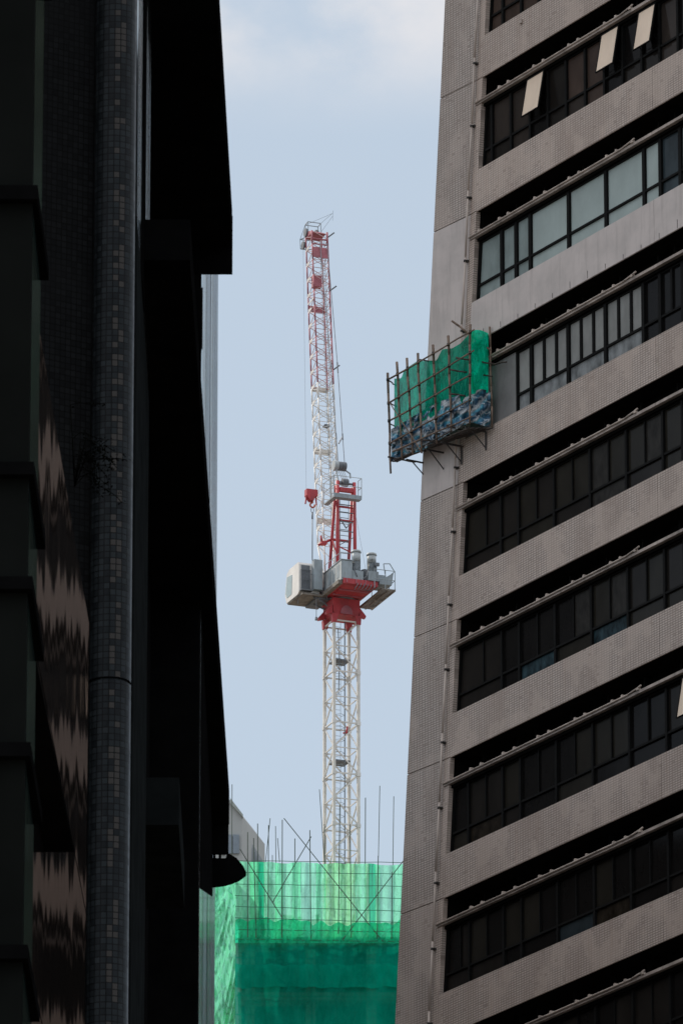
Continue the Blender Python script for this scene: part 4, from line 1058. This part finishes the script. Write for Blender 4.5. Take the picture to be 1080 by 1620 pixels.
# panels and ledges
xr0, xr1 = at(48,600,42).x, at(63,600,43.2).x
ledge_py = [(-150,-130),(300,322),(737,757),(918,938),(1180,1202),(1500,1522)]
zprev = None
zs = [(at(0,b,42).z, at(0,a,42).z) for a, b in ledge_py]
for (lo, hi) in zs:
    m_ = MB(); m_.hexa([V((-5,41.93,lo)), V((xr0+.03,41.93,lo)), V((xr1+.045,43.2,lo)), V((-5,43.2,lo)), V((-5,41.93,hi)), V((xr0+.03,41.93,hi)), V((xr1+.045,43.2,hi)), V((-5,43.2,hi))])
    m_.build('ledge', M['blk'], near_b)
tops = [30]+[lo for lo, hi in zs]; bots = [hi for lo, hi in zs]+[0]
for t_, b_ in zip(tops, bots):
    m_ = MB(); m_.hexa([V((-5,42,b_)), V((xr0,42,b_)), V((xr0,43.1,b_)), V((-5,43.1,b_)), V((-5,42,t_)), V((xr0,42,t_)), V((xr0,43.1,t_)), V((-5,43.1,t_))]); m_.build('panel', M['panelglass'], near_b)
    m_ = MB(); m_.hexa([V((xr0+.003,42.02,b_)), V((xr1,43.18,b_)), V((xr1-.1,43.18,b_)), V((xr0+.003,42.4,b_)), V((xr0+.003,42.02,t_)), V((xr1,43.18,t_)), V((xr1-.1,43.18,t_)), V((xr0+.003,42.4,t_))]); m_.build('edge_glass', M['edgeglass'], near_b)

# small dark plant rooted on the wall before the column
plant = empty('wall_shrub', at(150,760,58.5), 'sparse dark twiggy shrub growing across the mosaic column on the left', 'plant')
rp = random.Random(5); tw = MB(); lf = MB()
proot = at(118,770,58.6)
for i in range(16):
    p = at(120+rp.uniform(-10,20), 690+rp.uniform(-60,70), 58.6); dirv = V((rp.uniform(.4,1), rp.uniform(-.2,.2), rp.uniform(-.5,.6))).normalized()
    tw.tube(proot, p, .004, 4)
    for j in range(7):
        q = p+dirv*rp.uniform(.03,.06); tw.tube(p, q, .003, 4); p = q
        dirv = (dirv+V((rp.uniform(-.4,.4), rp.uniform(-.3,.3), rp.uniform(-.5,.4)))).normalized()
        for l in range(3):
            c = p+V((rp.uniform(-.03,.03), rp.uniform(-.03,.03), rp.uniform(-.03,.03))); e = V((rp.uniform(-1,1), rp.uniform(-1,1), rp.uniform(-1,1))).normalized()*.016; f_ = e.cross(V((rp.uniform(-1,1), rp.uniform(-1,1), 1))).normalized()*.007
            lf.quad(c-e, c+f_, c+e, c-f_)
tw.build('branch', simple('black_twig', (.003,.003,.0025), .9, spec=0), plant); lf.build('foliage', simple('dark_leaf', (.003,.0035,.0025), .9, spec=0), plant, False)

# ------------------------------------------------------------------ unseen blocks left of the street, added to shade the facade
nb = empty('added_shading_tower', V((-45, 232, 0)), 'unseen plain concrete tower added across the street to shade the facade', 'building')
m_ = MB(); m_.prism([V((-34,214,0)),V((-22,228,0)),V((-36,246,0)),V((-48,232,0))], V((0,0,150))); m_.box(-60,-49,170,290,0,66); m_.build('wall', simple('shading_tower_concrete', (.22,.21,.20), .9, var=.2, scale=.1), nb)
nb2 = empty('added_shading_block', V((-16, 140, 0)), 'unseen lower concrete block added behind the black canopies to shade the facade', 'building')
m_ = MB(); m_.box(-30,-5.2,92,204,0,63.5); m_.build('wall', simple('shading_block_concrete', (.20,.18,.165), .9, var=.2, scale=.2), nb2)
# ground
gm = MB(); gm.quad((-4000,-400,0),(4000,-400,0),(4000,6000,0),(-4000,6000,0))
g = gm.build('ground', simple('sunlit_city_ground', (.17,.145,.115), .95, var=.3, scale=.3)); g['kind'] = 'structure'

# ------------------------------------------------------------------ light, sky, camera
SUN_AZ, SUN_EL = radians(-50), radians(40)
sd = V((sin(SUN_AZ)*cos(SUN_EL), cos(SUN_AZ)*cos(SUN_EL), sin(SUN_EL)))
sl = bpy.data.lights.new('sun', 'SUN'); sl.energy = 3.0; sl.angle = radians(.6); sl.color = (1.0,.92,.80)
so = bpy.data.objects.new('sun', sl); COL.objects.link(so); so.rotation_euler = sd.to_track_quat('Z','Y').to_euler(); so.location = (0,0,300)
w = bpy.data.worlds.new('World'); sc.world = w; w.use_nodes = True
t = w.node_tree; t.nodes.clear()
def wn2(typ, **k):
    n = t.nodes.new(typ)
    for a, b in k.items(): setattr(n, a, b)
    return n
out = wn2('ShaderNodeOutputWorld'); bg = wn2('ShaderNodeBackground'); t.links.new(bg.outputs[0], out.inputs[0])
sky = wn2('ShaderNodeTexSky', sky_type='NISHITA', sun_disc=False); sky.sun_elevation = SUN_EL; sky.sun_rotation = SUN_AZ
sky.air_density = 1.0; sky.dust_density = 1.2; sky.ozone_density = 1.5; sky.altitude = 50
SKY_S = .10
tc = wn2('ShaderNodeTexCoord'); sp = wn2('ShaderNodeSeparateXYZ'); t.links.new(tc.outputs['Generated'], sp.inputs[0])
# thin haze veil over the blue
hz = wn2('ShaderNodeMix', data_type='RGBA'); hz.inputs[0].default_value = .72; t.links.new(sky.outputs[0], hz.inputs[6]); hz.inputs[7].default_value = (.615/SKY_S,.715/SKY_S,.815/SKY_S,1)
# soft cloud bank higher up
no = wn2('ShaderNodeTexNoise'); no.inputs['Scale'].default_value = 34; no.inputs['Detail'].default_value = 6; no.inputs['Roughness'].default_value = .55
sv = wn2('ShaderNodeVectorMath', operation='MULTIPLY'); t.links.new(tc.outputs['Generated'], sv.inputs[0]); sv.inputs[1].default_value = (1,.6,1.5); t.links.new(sv.outputs[0], no.inputs['Vector'])
mr = wn2('ShaderNodeMapRange'); t.links.new(sp.outputs[2], mr.inputs[0]); mr.inputs[1].default_value = .366; mr.inputs[2].default_value = .381; mr.interpolation_type = 'SMOOTHSTEP'
mr2 = wn2('ShaderNodeMapRange'); t.links.new(no.outputs[0], mr2.inputs[0]); mr2.inputs[1].default_value = .28; mr2.inputs[2].default_value = .62; mr2.interpolation_type = 'SMOOTHSTEP'
mm = wn2('ShaderNodeMath', operation='MULTIPLY'); t.links.new(mr.outputs[0], mm.inputs[0]); t.links.new(mr2.outputs[0], mm.inputs[1])
mm2 = wn2('ShaderNodeMath', operation='MULTIPLY'); t.links.new(mm.outputs[0], mm2.inputs[0]); mm2.inputs[1].default_value = 1.0
cl = wn2('ShaderNodeMix', data_type='RGBA'); t.links.new(mm2.outputs[0], cl.inputs[0]); t.links.new(hz.outputs[2], cl.inputs[6]); cl.inputs[7].default_value = (.78/SKY_S,.78/SKY_S,.81/SKY_S,1)
gr = wn2('ShaderNodeMapRange'); t.links.new(sp.outputs[2], gr.inputs[0]); gr.inputs[1].default_value = .40; gr.inputs[2].default_value = .80; gr.inputs[3].default_value = 1.0; gr.inputs[4].default_value = 1.75; gr.interpolation_type = 'SMOOTHSTEP'
gm_ = wn2('ShaderNodeVectorMath', operation='SCALE'); t.links.new(cl.outputs[2], gm_.inputs[0]); t.links.new(gr.outputs[0], gm_.inputs[3])
t.links.new(gm_.outputs[0], bg.inputs[0]); bg.inputs[1].default_value = SKY_S

cam = bpy.data.cameras.new('camera'); co = bpy.data.objects.new('camera', cam); COL.objects.link(co)
co.location = (0,0,EYE); co.rotation_euler = (pi/2+PITCH, 0, 0)
cam.sensor_fit = 'VERTICAL'; cam.sensor_height = 36; cam.sensor_width = 24; cam.lens = F_PX/1620*36
cam.clip_start = 1; cam.clip_end = 20000
cam.dof.use_dof = True; cam.dof.focus_distance = 430; cam.dof.aperture_fstop = 30
sc.camera = co
sc.view_settings.view_transform = 'Standard'; sc.view_settings.look = 'None'; sc.view_settings.exposure = 0
sc.cycles.transparent_max_bounces = 24; sc.cycles.max_bounces = 8
